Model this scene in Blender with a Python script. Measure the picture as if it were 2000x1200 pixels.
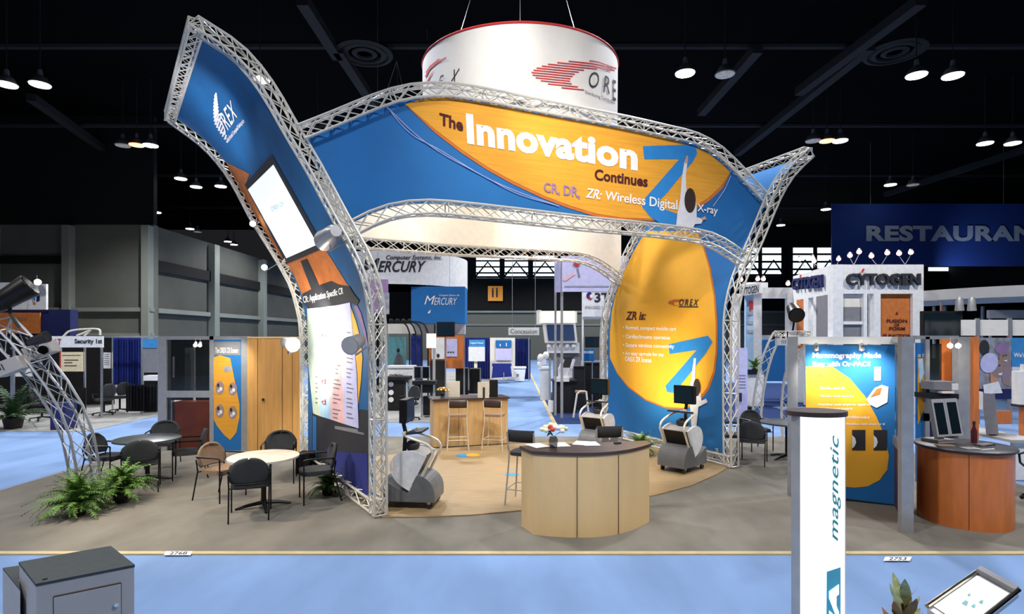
import bpy, bmesh, math, random
from mathutils import Vector, Matrix
from mathutils.bvhtree import BVHTree
random.seed(7)
PI = math.pi
C = bpy.context.scene.collection
for o in list(bpy.data.objects): bpy.data.objects.remove(o)
# ---------------------------------------------------------------- camera, world, exposure, lights
F, HX, HY, CZ = 1120.0, 1000.0, 658.0, 2.44      # focal length in px, horizon point, eye height in m
cam = bpy.data.objects.new('camera', bpy.data.cameras.new('camera')); C.objects.link(cam)
cam.location = (0, 0, CZ); cam.rotation_euler = (PI/2, 0, 0)
cam.data.sensor_width = 36; cam.data.lens = F/2000*36; cam.data.shift_y = (HY-600)/2000
cam.data.clip_end = 300; cam.data.clip_start = 0.05
bpy.context.scene.camera = cam
wd = bpy.data.worlds.new('hall_dark'); bpy.context.scene.world = wd; wd.use_nodes = True
wd.node_tree.nodes['Background'].inputs[0].default_value = (0.6, 0.62, 0.7, 1)
wd.node_tree.nodes['Background'].inputs[1].default_value = 0.02
vs = bpy.context.scene.view_settings
vs.view_transform = 'Standard'; vs.look = 'None'; vs.gamma = 1; vs.use_curve_mapping = False
vs.exposure = 0.0
def lamp(kind, name, loc, target, power, color=(1, 1, 1), radius=0.15, angle=60, blend=0.6, size=None):
    ld = bpy.data.lights.new(name, kind); ld.energy = power; ld.color = color
    if kind == 'SPOT': ld.spot_size = math.radians(angle); ld.spot_blend = blend; ld.shadow_soft_size = radius
    elif kind == 'AREA': ld.shape = 'RECTANGLE'; ld.size, ld.size_y = size
    else: ld.shadow_soft_size = radius
    o = bpy.data.objects.new(name, ld); C.objects.link(o); o.location = loc
    if target is not None:
        o.rotation_euler = (Vector(target)-Vector(loc)).to_track_quat('-Z', 'Y').to_euler()
    return o
def W(px, py, d): return Vector(((px-HX)/F*d, d, CZ-(py-HY)/F*d))
def G(px, py, z=0.0):
    d = F*(CZ-z)/(py-HY); return Vector(((px-HX)/F*d, d, z))
WARM, COOL = (1, .86, .66), (.97, .97, 1)
# hall high-bay rows: light falls from the ceiling over aisles and booths
for hx in (-14, -5, 5, 14):
    for hy in (1, 12, 24, 38, 53):
        lamp('SPOT', 'highbay_light', (hx, hy, 11.0), (hx, hy, 0), (2500, 2600, 4400, 3600, 2600)[(1, 12, 24, 38, 53).index(hy)], COOL, 0.35, 140, 0.5)
# booth floodlights
lamp('SPOT', 'booth_light', (0.8, 9.4, 5.6), (0.6, 10.6, 0), 440, WARM, 0.15, 110, 0.8)
lamp('SPOT', 'booth_light', (-1.2, 10.8, 4.6), (-0.9, 12.4, 0.8), 160, WARM, 0.12, 80, 0.8)
lamp('SPOT', 'booth_light', (1.6, 11.2, 5.3), (0.1, 13, 5.1), 260, WARM, 0.2, 130, 1)      # onto the back header
lamp('SPOT', 'booth_light', (-1.6, 10.0, 5.2), (-1.6, 12, 4.9), 150, WARM, 0.2, 130, 1)
lamp('SPOT', 'booth_light', (-0.3, 4.6, 9.8), (-0.45, 9.3, 7.0), 1300, (1, .95, .86), 0.15, 24, 1)  # drum hot spot
lamp('SPOT', 'booth_light', (0.9, 4.0, 8.5), (0.9, 9.3, 5.2), 1500, (1, .93, .8), 0.2, 62, 1)   # front header
lamp('SPOT', 'booth_light', (2.0, 10.9, 0.9), (3.35, 12.3, 1.75), 300, (1, .92, .66), 0.1, 80, 1)  # yellow panel
lamp('SPOT', 'booth_light', (-6.0, 7.4, 4.4), (-5.1, 9.3, 5.9), 420, (.97, .93, 1), 0.1, 48, 1)  # fin top
lamp('SPOT', 'booth_light', (-6.0, 7.4, 4.2), (-4.2, 7.9, 0), 620, WARM, 0.12, 60, .7)    # on left tables
lamp('SPOT', 'booth_light', (-0.4, 6.3, 6.6), (0.9, 9.2, 5.55), 330, (1, .95, .82), 0.1, 40, 1)  # hot centre of the header
lamp('SPOT', 'booth_light', (0.2, 4.2, 5.2), (0.9, 7.2, 0.6), 160, WARM, 0.15, 40, 1)  # added to brighten the reception counter
# ---------------------------------------------------------------- materials
def lin(c): return tuple(((v/255)/12.92 if v/255 <= .04045 else ((v/255+.055)/1.055)**2.4) for v in c)+(1,)
MATS = {}
def mk(name, rgb, rough=.6, metal=0, var=.08, scale=8, emit=None, spec=.4, stretch=None, col2=None, bump=0, trans=0, alpha=1):
    m = bpy.data.materials.new(name); m.use_nodes = True; nt = m.node_tree; b = nt.nodes['Principled BSDF']
    b.inputs['Roughness'].default_value = rough; b.inputs['Metallic'].default_value = metal
    b.inputs['Specular IOR Level'].default_value = spec
    c = lin(rgb)
    tc = nt.nodes.new('ShaderNodeTexCoord'); mp = nt.nodes.new('ShaderNodeMapping'); nz = nt.nodes.new('ShaderNodeTexNoise')
    nz.inputs['Scale'].default_value = scale; nz.inputs['Detail'].default_value = 4
    if stretch: mp.inputs['Scale'].default_value = stretch
    rp = nt.nodes.new('ShaderNodeValToRGB')
    lo = tuple(v*(1-var) for v in c[:3])+(1,); hi = lin(col2) if col2 else tuple(min(1, v*(1+var)) for v in c[:3])+(1,)
    rp.color_ramp.elements[0].position = .3; rp.color_ramp.elements[1].position = .7
    rp.color_ramp.elements[0].color = lo; rp.color_ramp.elements[1].color = hi
    nt.links.new(tc.outputs['Object'], mp.inputs[0]); nt.links.new(mp.outputs[0], nz.inputs[0])
    nt.links.new(nz.outputs[0], rp.inputs[0]); nt.links.new(rp.outputs[0], b.inputs['Base Color'])
    if bump:
        bp = nt.nodes.new('ShaderNodeBump'); bp.inputs['Strength'].default_value = bump; bp.inputs['Distance'].default_value = .01
        nt.links.new(nz.outputs[0], bp.inputs['Height']); nt.links.new(bp.outputs[0], b.inputs['Normal'])
    if emit:
        nt.links.new(rp.outputs[0], b.inputs['Emission Color']); b.inputs['Emission Strength'].default_value = emit
    if trans: b.inputs['Transmission Weight'].default_value = trans
    if alpha < 1: b.inputs['Alpha'].default_value = alpha
    MATS[name] = m; return m
def M(n): return MATS[n]
mk('blue_carpet', (120, 148, 190), .95, var=.12, scale=1.6, stretch=(1, .35, 1), spec=.1, bump=.3)
mk('grey_carpet', (121, 117, 108), .95, var=.16, scale=2.2, stretch=(1, .5, 1), spec=.1, bump=.3)
mk('far_carpet', (150, 150, 148), .95, var=.1, spec=.1)
mk('navy_carpet', (40, 58, 100), .95, spec=.1)
mk('tape', (190, 172, 130), .6); mk('concrete', (104, 106, 98), .9, var=.12, scale=.5)
mk('concrete_shaded', (80, 82, 76), .9, var=.12, scale=.5); mk('concrete_rib', (134, 140, 132), .9, var=.1, scale=.5); mk('olive_wall', (106, 107, 98), .9)
mk('black_wall', (14, 16, 15), .9); mk('ceiling_black', (9, 9, 10), .95, spec=.05); mk('beam', (30, 31, 33), .8)
mk('floor_wood', (158, 134, 98), .5, var=.1, scale=3, stretch=(1, 6, 1))
mk('truss', (214, 210, 200), .4, .25, var=.05); mk('truss_grey', (168, 170, 172), .4, .6)
mk('steel', (190, 192, 196), .3, .8); mk('frame_silver', (176, 176, 176), .4, .5)
mk('chrome', (225, 220, 205), .15, 1)
mk('blue', (30, 108, 174), .75, var=.07, scale=1.5); mk('blue_deep', (18, 84, 136), .7, var=.3, scale=.5, col2=(30, 112, 172))
mk('cyanish', (60, 140, 200), .7); mk('arrow_blue', (38, 128, 200), .75, var=.05)
mk('orange', (226, 158, 48), .75, var=.1, scale=3, stretch=(.6, .6, 9)); mk('yellow', (238, 172, 46), .7, var=.08, scale=1.2)
mk('rim_orange', (200, 110, 45), .75); mk('burnt', (196, 112, 52), .75, var=.15)
mk('maroon', (74, 20, 26), .8); mk('white', (236, 236, 234), .6, var=.03); mk('offwhite', (228, 222, 208), .8, var=.04)
mk('mauve', (150, 120, 160), .8); mk('lilac', (200, 198, 235), .8); mk('pale_blue', (175, 208, 235), .8)
mk('pale_green', (205, 218, 196), .8); mk('pink', (232, 186, 190), .8); mk('skin', (205, 150, 115), .7)
mk('hair', (48, 32, 28), .8); mk('coat', (215, 215, 222), .8); mk('ink', (44, 44, 50), .8); mk('red', (190, 48, 48), .7)
mk('black', (16, 16, 18), .6); mk('black_gloss', (10, 12, 14), .12, spec=.6); mk('charcoal', (50, 52, 54), .85, var=.15, scale=40)
mk('frame_black', (22, 20, 19), .4, .3); mk('brown_top', (72, 58, 54), .35); mk('dark_top', (50, 50, 54), .4)
mk('tan_pad', (150, 122, 98), .85); mk('light_wood', (205, 168, 116), .5, var=.1, scale=3, stretch=(6, 6, .7))
mk('door_wood', (214, 160, 92), .45, var=.12, scale=2.5, stretch=(6, 6, .5)); mk('maple', (226, 194, 142), .5, var=.04, scale=2, stretch=(3, 3, .8))
mk('cherry', (208, 120, 62), .35, var=.12, scale=3, stretch=(5, 5, .8)); mk('dark_cherry', (92, 42, 26), .35, var=.2, scale=3)
mk('seam', (70, 52, 36), .8); mk('grey_plastic', (104, 106, 108), .45); mk('dark_plastic', (42, 42, 44), .45)
mk('tube_cream', (226, 218, 200), .3, .25); mk('white_plastic', (222, 222, 222), .35); mk('kiosk_grey', (172, 170, 168), .6, var=.03); mk('kiosk_top', (56, 62, 64), .7, var=.1, scale=20)
mk('fern', (62, 104, 40), .6, var=.35, scale=12, col2=(112, 150, 62)); mk('fern_dark', (30, 54, 30), .6, var=.3, col2=(60, 90, 50))
mk('red_leaf', (170, 84, 66), .6, var=.2, col2=(130, 140, 80)); mk('light_leaf', (120, 140, 84), .5, var=.3, scale=20, col2=(190, 196, 150)); mk('pot', (40, 34, 30), .7)
mk('navy_drape', (28, 44, 120), .9, var=.1); mk('navy', (26, 34, 86), .8); mk('navy_cloth', (38, 46, 120), .8)
mk('black_drape', (18, 18, 20), .95); mk('sign_blue', (26, 56, 128), .8, var=.1, scale=.3)
mk('cream', (236, 224, 190), .8); mk('teal', (84, 176, 182), .7); mk('teal_print', (110, 170, 175), .7)
mk('turq', (96, 200, 226), .7); mk('grey_panel', (128, 128, 132), .7); mk('wall_white', (232, 232, 230), .6)
mk('lamp_white', (255, 252, 245), .4, emit=14); mk('lamp_dim', (150, 150, 150), .4, emit=.5, var=.3)
mk('lamp_orange', (255, 150, 90), .4, emit=7); mk('lamp_warm', (255, 236, 190), .4, emit=30); mk('lamp_red', (255, 150, 140), .4, emit=9)
mk('screen_print_glow', (238, 246, 250), .3, emit=.75, var=.02); mk('lightbox', (250, 252, 255), .3, emit=1.0, var=.01)
mk('glow_cream', (255, 245, 205), .4, emit=1.6); mk('daylight', (225, 240, 245), .4, emit=1.5, var=.1, scale=.5)
mk('letter_grey', (170, 178, 190), .6); mk('sign_orange', (222, 150, 60), .6, emit=.25); mk('photo_grey', (150, 150, 160), .7, var=.4, scale=6)
mk('photo_skin', (205, 165, 125), .7, var=.4, scale=5, col2=(140, 130, 150)); mk('screen_dark', (22, 34, 40), .15, spec=.6)
mk('screen_blue', (34, 52, 84), .2, spec=.5)
g = mk('glass', (30, 36, 36), .03, spec=.8, var=.02, alpha=.62)
mk('drum_fabric', (214, 212, 212), .8, var=.02)
# ---------------------------------------------------------------- mesh helpers
class MB:
    def __init__(s): s.v = []; s.f = []
    def add(s, vs_, fs_):
        n = len(s.v); s.v += [Vector(v) for v in vs_]; s.f += [tuple(i+n for i in f) for f in fs_]; return s
    def hexa(s, p): # 8 pts: bottom 4 ccw, top 4
        return s.add(p, [(3, 2, 1, 0), (4, 5, 6, 7), (0, 1, 5, 4), (1, 2, 6, 5), (2, 3, 7, 6), (3, 0, 4, 7)])
    def box(s, c, d, rz=0, rx=0, ry=0, taper=1):
        R = Matrix.Rotation(rz, 3, 'Z') @ Matrix.Rotation(ry, 3, 'Y') @ Matrix.Rotation(rx, 3, 'X'); c = Vector(c)
        x, y, z = d[0]/2, d[1]/2, d[2]/2
        return s.hexa([c+R @ Vector(p) for p in [(-x, -y, -z), (x, -y, -z), (x, y, -z), (-x, y, -z), (-x*taper, -y*taper, z), (x*taper, -y*taper, z), (x*taper, y*taper, z), (-x*taper, y*taper, z)]])
    def prect(s, x0, y0, x1, y1, d, th=.05): # box whose front face fills a pixel rectangle at distance d
        a, b = W(x0, y0, d), W(x1, y1, d)
        return s.box(((a.x+b.x)/2, d+th/2, (a.z+b.z)/2), (abs(b.x-a.x), th, abs(a.z-b.z)))
    def tube(s, pts, r, n=6, cap=True, close=False):
        pts = [Vector(p) for p in pts]; m = len(pts); base = len(s.v); up = None
        rr = r if isinstance(r, (list, tuple)) else [r]*m
        for i, p in enumerate(pts):
            t = (pts[(i+1) % m]-pts[i-1]) if close else (pts[min(i+1, m-1)]-pts[max(i-1, 0)])
            if t.length < 1e-9: t = Vector((0, 0, 1))
            t.normalize()
            if up is None: up = Vector((0, 0, 1)) if abs(t.z) < .9 else Vector((1, 0, 0))
            a = t.cross(up).normalized(); b = a.cross(t).normalized(); up = b
            for k in range(n):
                th = 2*PI*k/n; s.v.append(p+(a*math.cos(th)+b*math.sin(th))*rr[i])
        for i in range(m if close else m-1):
            j = (i+1) % m
            for k in range(n):
                s.f.append((base+i*n+k, base+i*n+(k+1) % n, base+j*n+(k+1) % n, base+j*n+k))
        if cap and not close:
            s.f.append(tuple(base+k for k in reversed(range(n)))); s.f.append(tuple(base+(m-1)*n+k for k in range(n)))
        return s
    def prism(s, poly, h0, h1, plane='xy'): # poly of 2D points extruded along the third axis
        n = len(poly)
        mp = {'xy': lambda p, h: (p[0], p[1], h), 'yz': lambda p, h: (h, p[0], p[1]), 'xz': lambda p, h: (p[0], h, p[1])}[plane]
        return s.add([mp(p, h0) for p in poly]+[mp(p, h1) for p in poly],
                     [tuple(reversed(range(n))), tuple(range(n, 2*n))]+[(i, (i+1) % n, n+(i+1) % n, n+i) for i in range(n)])
    def lathe(s, prof, c=(0, 0, 0), n=24, a0=0, a1=2*PI):
        c = Vector(c); base = len(s.v); full = abs(a1-a0-2*PI) < 1e-6; m = n if full else n+1
        for r, z in prof:
            for k in range(m):
                th = a0+(a1-a0)*k/n; s.v.append(c+Vector((r*math.cos(th), r*math.sin(th), z)))
        for i in range(len(prof)-1):
            for k in range(n):
                k2 = (k+1) % m; s.f.append((base+i*m+k, base+i*m+k2, base+(i+1)*m+k2, base+(i+1)*m+k))
        if full:
            if prof[0][0] > 1e-6: s.f.append(tuple(base+k for k in reversed(range(m))))
            if prof[-1][0] > 1e-6: s.f.append(tuple(base+(len(prof)-1)*m+k for k in range(m)))
        return s
    def ball(s, c, r, n=10):
        r = r if isinstance(r, (tuple, list)) else (r, r, r); base = len(s.v)
        prof = [(math.sin(PI*i/8), -math.cos(PI*i/8)) for i in range(9)]; prof[0] = (.02, -1); prof[-1] = (.02, 1)
        s.lathe(prof, (0, 0, 0), n)
        for i in range(base, len(s.v)):
            v = s.v[i]; s.v[i] = Vector((c[0]+v.x*r[0], c[1]+v.y*r[1], c[2]+v.z*r[2]))
        return s
    def grid(s, rows):
        n = len(rows[0]); base = len(s.v)
        for r in rows: s.v += [Vector(p) for p in r]
        for i in range(len(rows)-1):
            for k in range(n-1):
                s.f.append((base+i*n+k, base+i*n+k+1, base+(i+1)*n+k+1, base+(i+1)*n+k))
        return s
    def build(s, name, mat, parent=None, smooth=False, world=False):
        off = Vector((0, 0, 0))
        if world and parent:
            r = parent
            while r.parent: r = r.parent
            off = r.location
        me = bpy.data.meshes.new(name); me.from_pydata([tuple(v-off) for v in s.v], [], s.f)
        me.materials.append(M(mat) if isinstance(mat, str) else mat)
        bm = bmesh.new(); bm.from_mesh(me); bmesh.ops.recalc_face_normals(bm, faces=bm.faces); bm.to_mesh(me); bm.free()
        if smooth:
            me.shade_smooth()
            try: me.set_sharp_from_angle(angle=math.radians(40))
            except Exception: pass
        o = bpy.data.objects.new(name, me); C.objects.link(o); o.parent = parent
        return o
def tag(o, label, cat, group=None):
    o['label'] = label; o['category'] = cat
    if group: o['group'] = group
    return o
def thing(name, label, cat, loc=(0, 0, 0), rz=0, group=None):
    o = bpy.data.objects.new(name, None); C.objects.link(o); o.empty_display_size = .2
    o.location = loc; o.rotation_euler = (0, 0, rz); return tag(o, label, cat, group)
def struct(o): o['kind'] = 'structure'; return o
def copy_tree(o, parent=None):
    c = o.copy(); C.objects.link(c); c.parent = parent
    for ch in list(o.children): copy_tree(ch, c)
    return c
def dup(o, loc, rz, label, group=None):
    c = copy_tree(o); c.location = loc; c.rotation_euler = (0, 0, rz); c['label'] = label
    if group: c['group'] = group
    return c
def spline(pts, step=None, n=8):
    P = [Vector(p) for p in pts]; out = []
    Q = [2*P[0]-P[1]]+P+[2*P[-1]-P[-2]]
    for i in range(1, len(Q)-2):
        for k in range(n):
            t = k/n; a, b, c_, d = Q[i-1], Q[i], Q[i+1], Q[i+2]
            out.append(.5*((2*b)+(c_-a)*t+(2*a-5*b+4*c_-d)*t*t+(3*b-a-3*c_+d)*t**3))
    out.append(P[-1])
    if step:
        L = [0]
        for i in range(1, len(out)): L.append(L[-1]+(out[i]-out[i-1]).length)
        m = max(1, round(L[-1]/step)); res = []; j = 0
        for k in range(m+1):
            s_ = L[-1]*k/m
            while j < len(L)-2 and L[j+1] < s_: j += 1
            t = (s_-L[j])/max(1e-9, L[j+1]-L[j]); res.append(out[j].lerp(out[j+1], min(1, t)))
        return res
    return out
def truss(name, path, ref, size, parent, mat='truss', r=.019, rs=.008, rungs=5, xlace=True):
    """box truss: four tubular chords (sub-parts) and one laced bracing mesh"""
    pts = spline(path, size*1.5, 10); ref = Vector(ref).normalized(); cor = []
    for i, p in enumerate(pts):
        t = (pts[min(i+1, len(pts)-1)]-pts[max(i-1, 0)]).normalized(); v = t.cross(ref).normalized(); u = v.cross(t).normalized()
        cor.append([p+u*a*size/2+v*b*size/2 for a, b in ((-1, -1), (1, -1), (1, 1), (-1, 1))])
    br = MB()
    for i in range(len(pts)-1):
        for k in range(4):
            a, b = cor[i][k], cor[i][(k+1) % 4]; c_, d = cor[i+1][k], cor[i+1][(k+1) % 4]
            if xlace or (i+k) % 2 == 0: br.tube([a, d], rs, 4, False)
            if xlace or (i+k) % 2: br.tube([b, c_], rs, 4, False)
            if i % rungs == 0: br.tube([a, b], rs*1.3, 4, False)
    for k in range(4): br.tube([cor[-1][k], cor[-1][(k+1) % 4]], rs*1.5, 4)
    o = br.build(name, mat, parent, world=True)
    for k in range(4): MB().tube([c_[k] for c_ in cor], r, 6).build('chord', mat, o, True, world=True)
    return o
# ---------------------------------------------------------------- prints: flat shapes laid on a surface
def plane_hit(a, b=0):       # vertical plane  y = a + b x
    n = Vector((b, -1, 0)).normalized()
    def h(px, py):
        k = (px-HX)/F; return W(px, py, a/(1-b*k)), n
    return h
def table_hit(z):
    return lambda px, py: (G(px, py, z), Vector((0, 0, 1)))
def quad_hit(p0, p1, p2):
    n = (p1-p0).cross(p2-p0).normalized()
    if n.dot(Vector((0, 0, CZ))-p0) < 0: n = -n
    def h(px, py):
        d = W(px, py, 1)-Vector((0, 0, CZ)); o_ = Vector((0, 0, CZ)); t = (p0-o_).dot(n)/d.dot(n); return o_+d*t, n
    return h
def mesh_hit(rows):
    m = MB().grid(rows); bv = BVHTree.FromPolygons([tuple(v) for v in m.v], m.f); o_ = Vector((0, 0, CZ))
    def h(px, py):
        for jx, jy in ((0, 0), (.31, .17), (-.33, .21), (.2, -.4), (-.8, -.5), (.9, .7)):
            d = (W(px+jx, py+jy, 1)-o_).normalized(); l, n, i, t = bv.ray_cast(o_, d)
            if l is not None: break
        if l is None: 
            
            m_ = len(rows)//2; best = None
            for c_ in (rows[0][0], rows[0][-1], rows[m_][0], rows[m_][-1], rows[-1][0], rows[-1][-1]):
                q_ = bv.find_nearest(o_+d*(c_-o_).length)
                if best is None or q_[3] < best[3]: best = q_
            l, n, i, t = best
        if n.dot(d) > 0: n = -n
        return l, n
    return h
def put(verts2, faces, hit, name, mat, parent, off, depth=None, maxlen=None):
    if maxlen:
        bm = bmesh.new(); vv = [bm.verts.new((v[0], v[1], 0)) for v in verts2]
        for f in faces:
            try: bm.faces.new([vv[i] for i in f])
            except ValueError: pass
        bmesh.ops.triangulate(bm, faces=bm.faces)
        for _ in range(5):
            es = [e for e in bm.edges if e.calc_length() > maxlen]
            if not es: break
            bmesh.ops.subdivide_edges(bm, edges=es, cuts=1); bmesh.ops.triangulate(bm, faces=bm.faces)
        bm.verts.index_update(); verts2 = [tuple(v.co) for v in bm.verts]; faces = [[v.index for v in f.verts] for f in bm.faces]; depth = None; bm.free()
    m = MB(); P = []
    for i, v in enumerate(verts2):
        p, n = hit(v[0], v[1]); P.append(p+n*(off+(depth[i] if depth else 0)))
    m.add(P, faces); return m.build(name, mat, parent, world=True)
def shape(pts, hit, mat, parent, off=.006, name='printed_shape', maxlen=None):
    return put(pts, [list(range(len(pts)))], hit, name, mat, parent, off, None, maxlen)
def shapes(lst, hit, mat, parent, off=.006, name='printed_shape', maxlen=None):
    V, Fc = [], []
    for p in lst: n = len(V); V += list(p); Fc.append(list(range(n, n+len(p))))
    return put(V, Fc, hit, name, mat, parent, off, None, maxlen)
def rectp(x0, y0, x1, y1): return [(x0, y0), (x1, y0), (x1, y1), (x0, y1)]
def ell(cx, cy, rx, ry, n=28, a=0):
    return [(cx+rx*math.cos(t)*math.cos(a)-ry*math.sin(t)*math.sin(a), cy+rx*math.cos(t)*math.sin(a)+ry*math.sin(t)*math.cos(a)) for t in [2*PI*k/n for k in range(n)]]
def text2d(body, bold=0, shear=0, ext=0, space=1, res=3, align='LEFT'):
    cu = bpy.data.curves.new('t', 'FONT'); cu.body = body; cu.resolution_u = res; cu.offset = bold; cu.shear = shear; cu.extrude = ext
    cu.space_character = space; cu.align_x = align
    ob = bpy.data.objects.new('t', cu); C.objects.link(ob); dg = bpy.context.evaluated_depsgraph_get(); dg.update()
    me = bpy.data.meshes.new_from_object(ob.evaluated_get(dg)); bpy.data.objects.remove(ob); bpy.data.curves.remove(cu)
    V = [tuple(v.co) for v in me.vertices]; Fc = [tuple(p.vertices) for p in me.polygons]; bpy.data.meshes.remove(me)
    return V, Fc
def text(body, quad, hit, mat, parent, off=.012, bold=0, shear=0, ext=0, space=1, name='lettering', maxlen=None, align='LEFT'):
    """quad: pixel TL, TR, BR, BL that the text's box fills"""
    V, Fc = text2d(body, bold, shear, ext, space, 3, align)
    if not V: return
    x0, x1 = min(v[0] for v in V), max(v[0] for v in V); y0, y1 = min(v[1] for v in V), max(v[1] for v in V)
    TL, TR, BR, BL = [Vector(q) for q in quad]; P = []
    for v in V:
        u, w = (v[0]-x0)/(x1-x0), (v[1]-y0)/(y1-y0)
        p = (BL.lerp(BR, u)).lerp(TL.lerp(TR, u), w); P.append((p.x, p.y))
    return put(P, Fc, hit, name, mat, parent, off, [v[2]+ext for v in V] if ext else None, maxlen)
def tq(x0, y0, x1, y1): return [(x0, y0), (x1, y0), (x1, y1), (x0, y1)]
def crescent(o, ex, ey, hit, mat, parent, n=11, off=.012, maxlen=None, name='logo_stripes', cut=.5):
    """striped crescent emblem in the frame origin o, axes ex, ey (pixels); open towards lower right"""
    o, ex, ey = Vector(o), Vector(ex), Vector(ey); L = []
    for i in range(n):
        y = -.92+1.84*(i+.5)/n; hw = .45*1.84/n*.62*1.6
        def xr(yy):
            xo = math.sqrt(max(0, 1-yy*yy)); q = (yy+.28)/.62
            xi = .42-.95*math.sqrt(max(0, 1-q*q)) if abs(q) < 1 else (xo*.8 if yy > 0 else .42)
            return -xo, max(-xo+.03, min(xi, xo))
        a, b = xr(y-hw/2), xr(y+hw/2)
        p = [(a[0], y-hw/2), (a[1], y-hw/2), (b[1], y+hw/2), (b[0], y+hw/2)]
        L.append([tuple(o+ex*u+ey*(v)) for u, v in p])
    return shapes(L, hit, mat, parent, off, name, maxlen)
def kit(name, label, cat, parts, group=None):
    """parts: (part name, material, x0, y0, x1, y1, distance, thickness) given as pixel rectangles at real distances"""
    parts = [list(p) for p in parts]
    for p in parts:
        if p[0] in ('post', 'pole', 'body', 'front', 'stand', 'mount_pole', 'stand_pole', 'front_panel', 'stem', 'wall', 'lower_panel', 'sheet_foot') and p[5] >= 690 and not (p[0] == 'mount_pole' and p[3] < 600): p[5] = HY+F*(CZ-.012)/p[6]
        if p[0] in ('cable', 'drop_rod'): p[3] = HY-F*(14-CZ)/p[6]
    if len(parts) == 1:
        p = parts[0]; return tag(MB().prect(*p[2:]).build(name, p[1]), label, cat, group)
    xs = [W(p[2], 0, p[6]).x for p in parts]+[W(p[4], 0, p[6]).x for p in parts]
    zs = [W(0, p[5], p[6]).z for p in parts]
    t = thing(name, label, cat, ((min(xs)+max(xs))/2, min(p[6] for p in parts), max(0, min(zs))), 0, group)
    for p in parts: MB().prect(*p[2:]).build(p[0], p[1], t, world=True)
    return t
# ---------------------------------------------------------------- the hall
def slab(name, x0, x1, y0, y1, z0, z1, mat): return struct(MB().box(((x0+x1)/2, (y0+y1)/2, (z0+z1)/2), (x1-x0, y1-y0, z1-z0)).build(name, mat))
slab('floor', -46, 46, -12, 62, -.1, 0, 'blue_carpet')
ceil = slab('ceiling', -46, 46, -12, 62, 14, 14.2, 'ceiling_black')
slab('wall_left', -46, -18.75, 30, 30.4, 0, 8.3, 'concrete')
slab('wall_left_far', -19.3, -18.9, 30.4, 60, 0, 8.3, 'concrete_shaded')  # same concrete, with the shade on this wall put into its colour
slab('wall_left_upper', -46, -18.75, 30, 30.3, 8.3, 14, 'black_wall')
slab('wall_back_lower', -19, 46, 60, 60.4, 0, 5.05, 'olive_wall')
slab('wall_back_upper', -19, 46, 60.05, 60.5, 5.05, 14, 'black_wall')
slab('wall_right', 45.6, 46, -12, 62, 0, 14, 'black_wall'); slab('wall_side', -46, -45.6, -12, 30, 0, 14, 'black_wall')
slab('wall_front', -46, 46, -12.2, -12, 0, 14, 'black_wall')
for i, px in enumerate((-6, 140, 293)):        # ribs of the left wall
    slab('trim_%d' % (i+1), W(px-7, 0, 30).x, W(px+7, 0, 30).x, 29.55, 30, 0, 8.2, 'concrete_rib')
slab('trim_4', -46, -18.7, 29.7, 30, 3.75, 3.95, 'concrete_rib'); slab('trim_5', -46, -18.7, 29.8, 30, 2.5, 2.62, 'concrete_rib')
slab('trim_6', -46, W(133, 0, 30).x, 29.85, 30, 6.25, 6.65, 'black_wall')
for i, y in enumerate((36, 43, 51, 58)): slab('trim_%d' % (7+i), -18.9, -18.5, y-.3, y+.3, 0, 8.2, 'concrete_rib')
slab('trim_11', -18.9, -18.7, 30.4, 60, 3.7, 3.95, 'concrete_rib'); slab('trim_12', -19, 46, 59.8, 60, 4.95, 5.15, 'concrete_rib')
slab('trim_13', -19, 46, 59.9, 60, 3.6, 3.75, 'concrete_rib'); slab('trim_14', -18.9, -18.75, 30.4, 60, 5.9, 6.5, 'black_wall')
# clerestory windows
wn = 0
for x0, x1, y0, y1, cols in ((925, 1092, 498, 545, 3), (1440, 1530, 482, 541, 2), (1545, 1640, 482, 541, 2), (1806, 1890, 521, 531, 1), (1915, 1990, 521, 531, 1)):
    wn += 1
    a, b = W(x0, y0, 59.9), W(x1, y1, 59.9); cw = (b.x-a.x)/cols
    fr = struct(MB().box(((a.x+b.x)/2, 60, (a.z+b.z)/2), (b.x-a.x+.4, .1, a.z-b.z+.4)).build('window_%d' % wn, 'black_wall'))
    for c_ in range(cols):
        rws = 4 if y1-y0 > 20 else 1
        for r_ in range(rws):
            h = (a.z-b.z)/rws
            MB().box((a.x+cw*(c_+.5), 59.93, b.z+h*(r_+.5)), (cw*.82, .03, h*.72)).build('pane', 'daylight', fr)
    if y1-y0 > 20:
        for c_ in range(cols):
            xm = a.x+cw*(c_+.5); MB().tube([(xm-cw*.45, 59.5, b.z+.1), (xm, 59.5, b.z+1.7), (xm+cw*.45, 59.5, b.z+.1)], .1, 5).build('truss_brace', 'black_wall', fr)
        MB().box(((a.x+b.x)/2, 59.5, b.z+.15), (b.x-a.x, .2, .18)).build('truss_bar', 'black_wall', fr)
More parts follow.
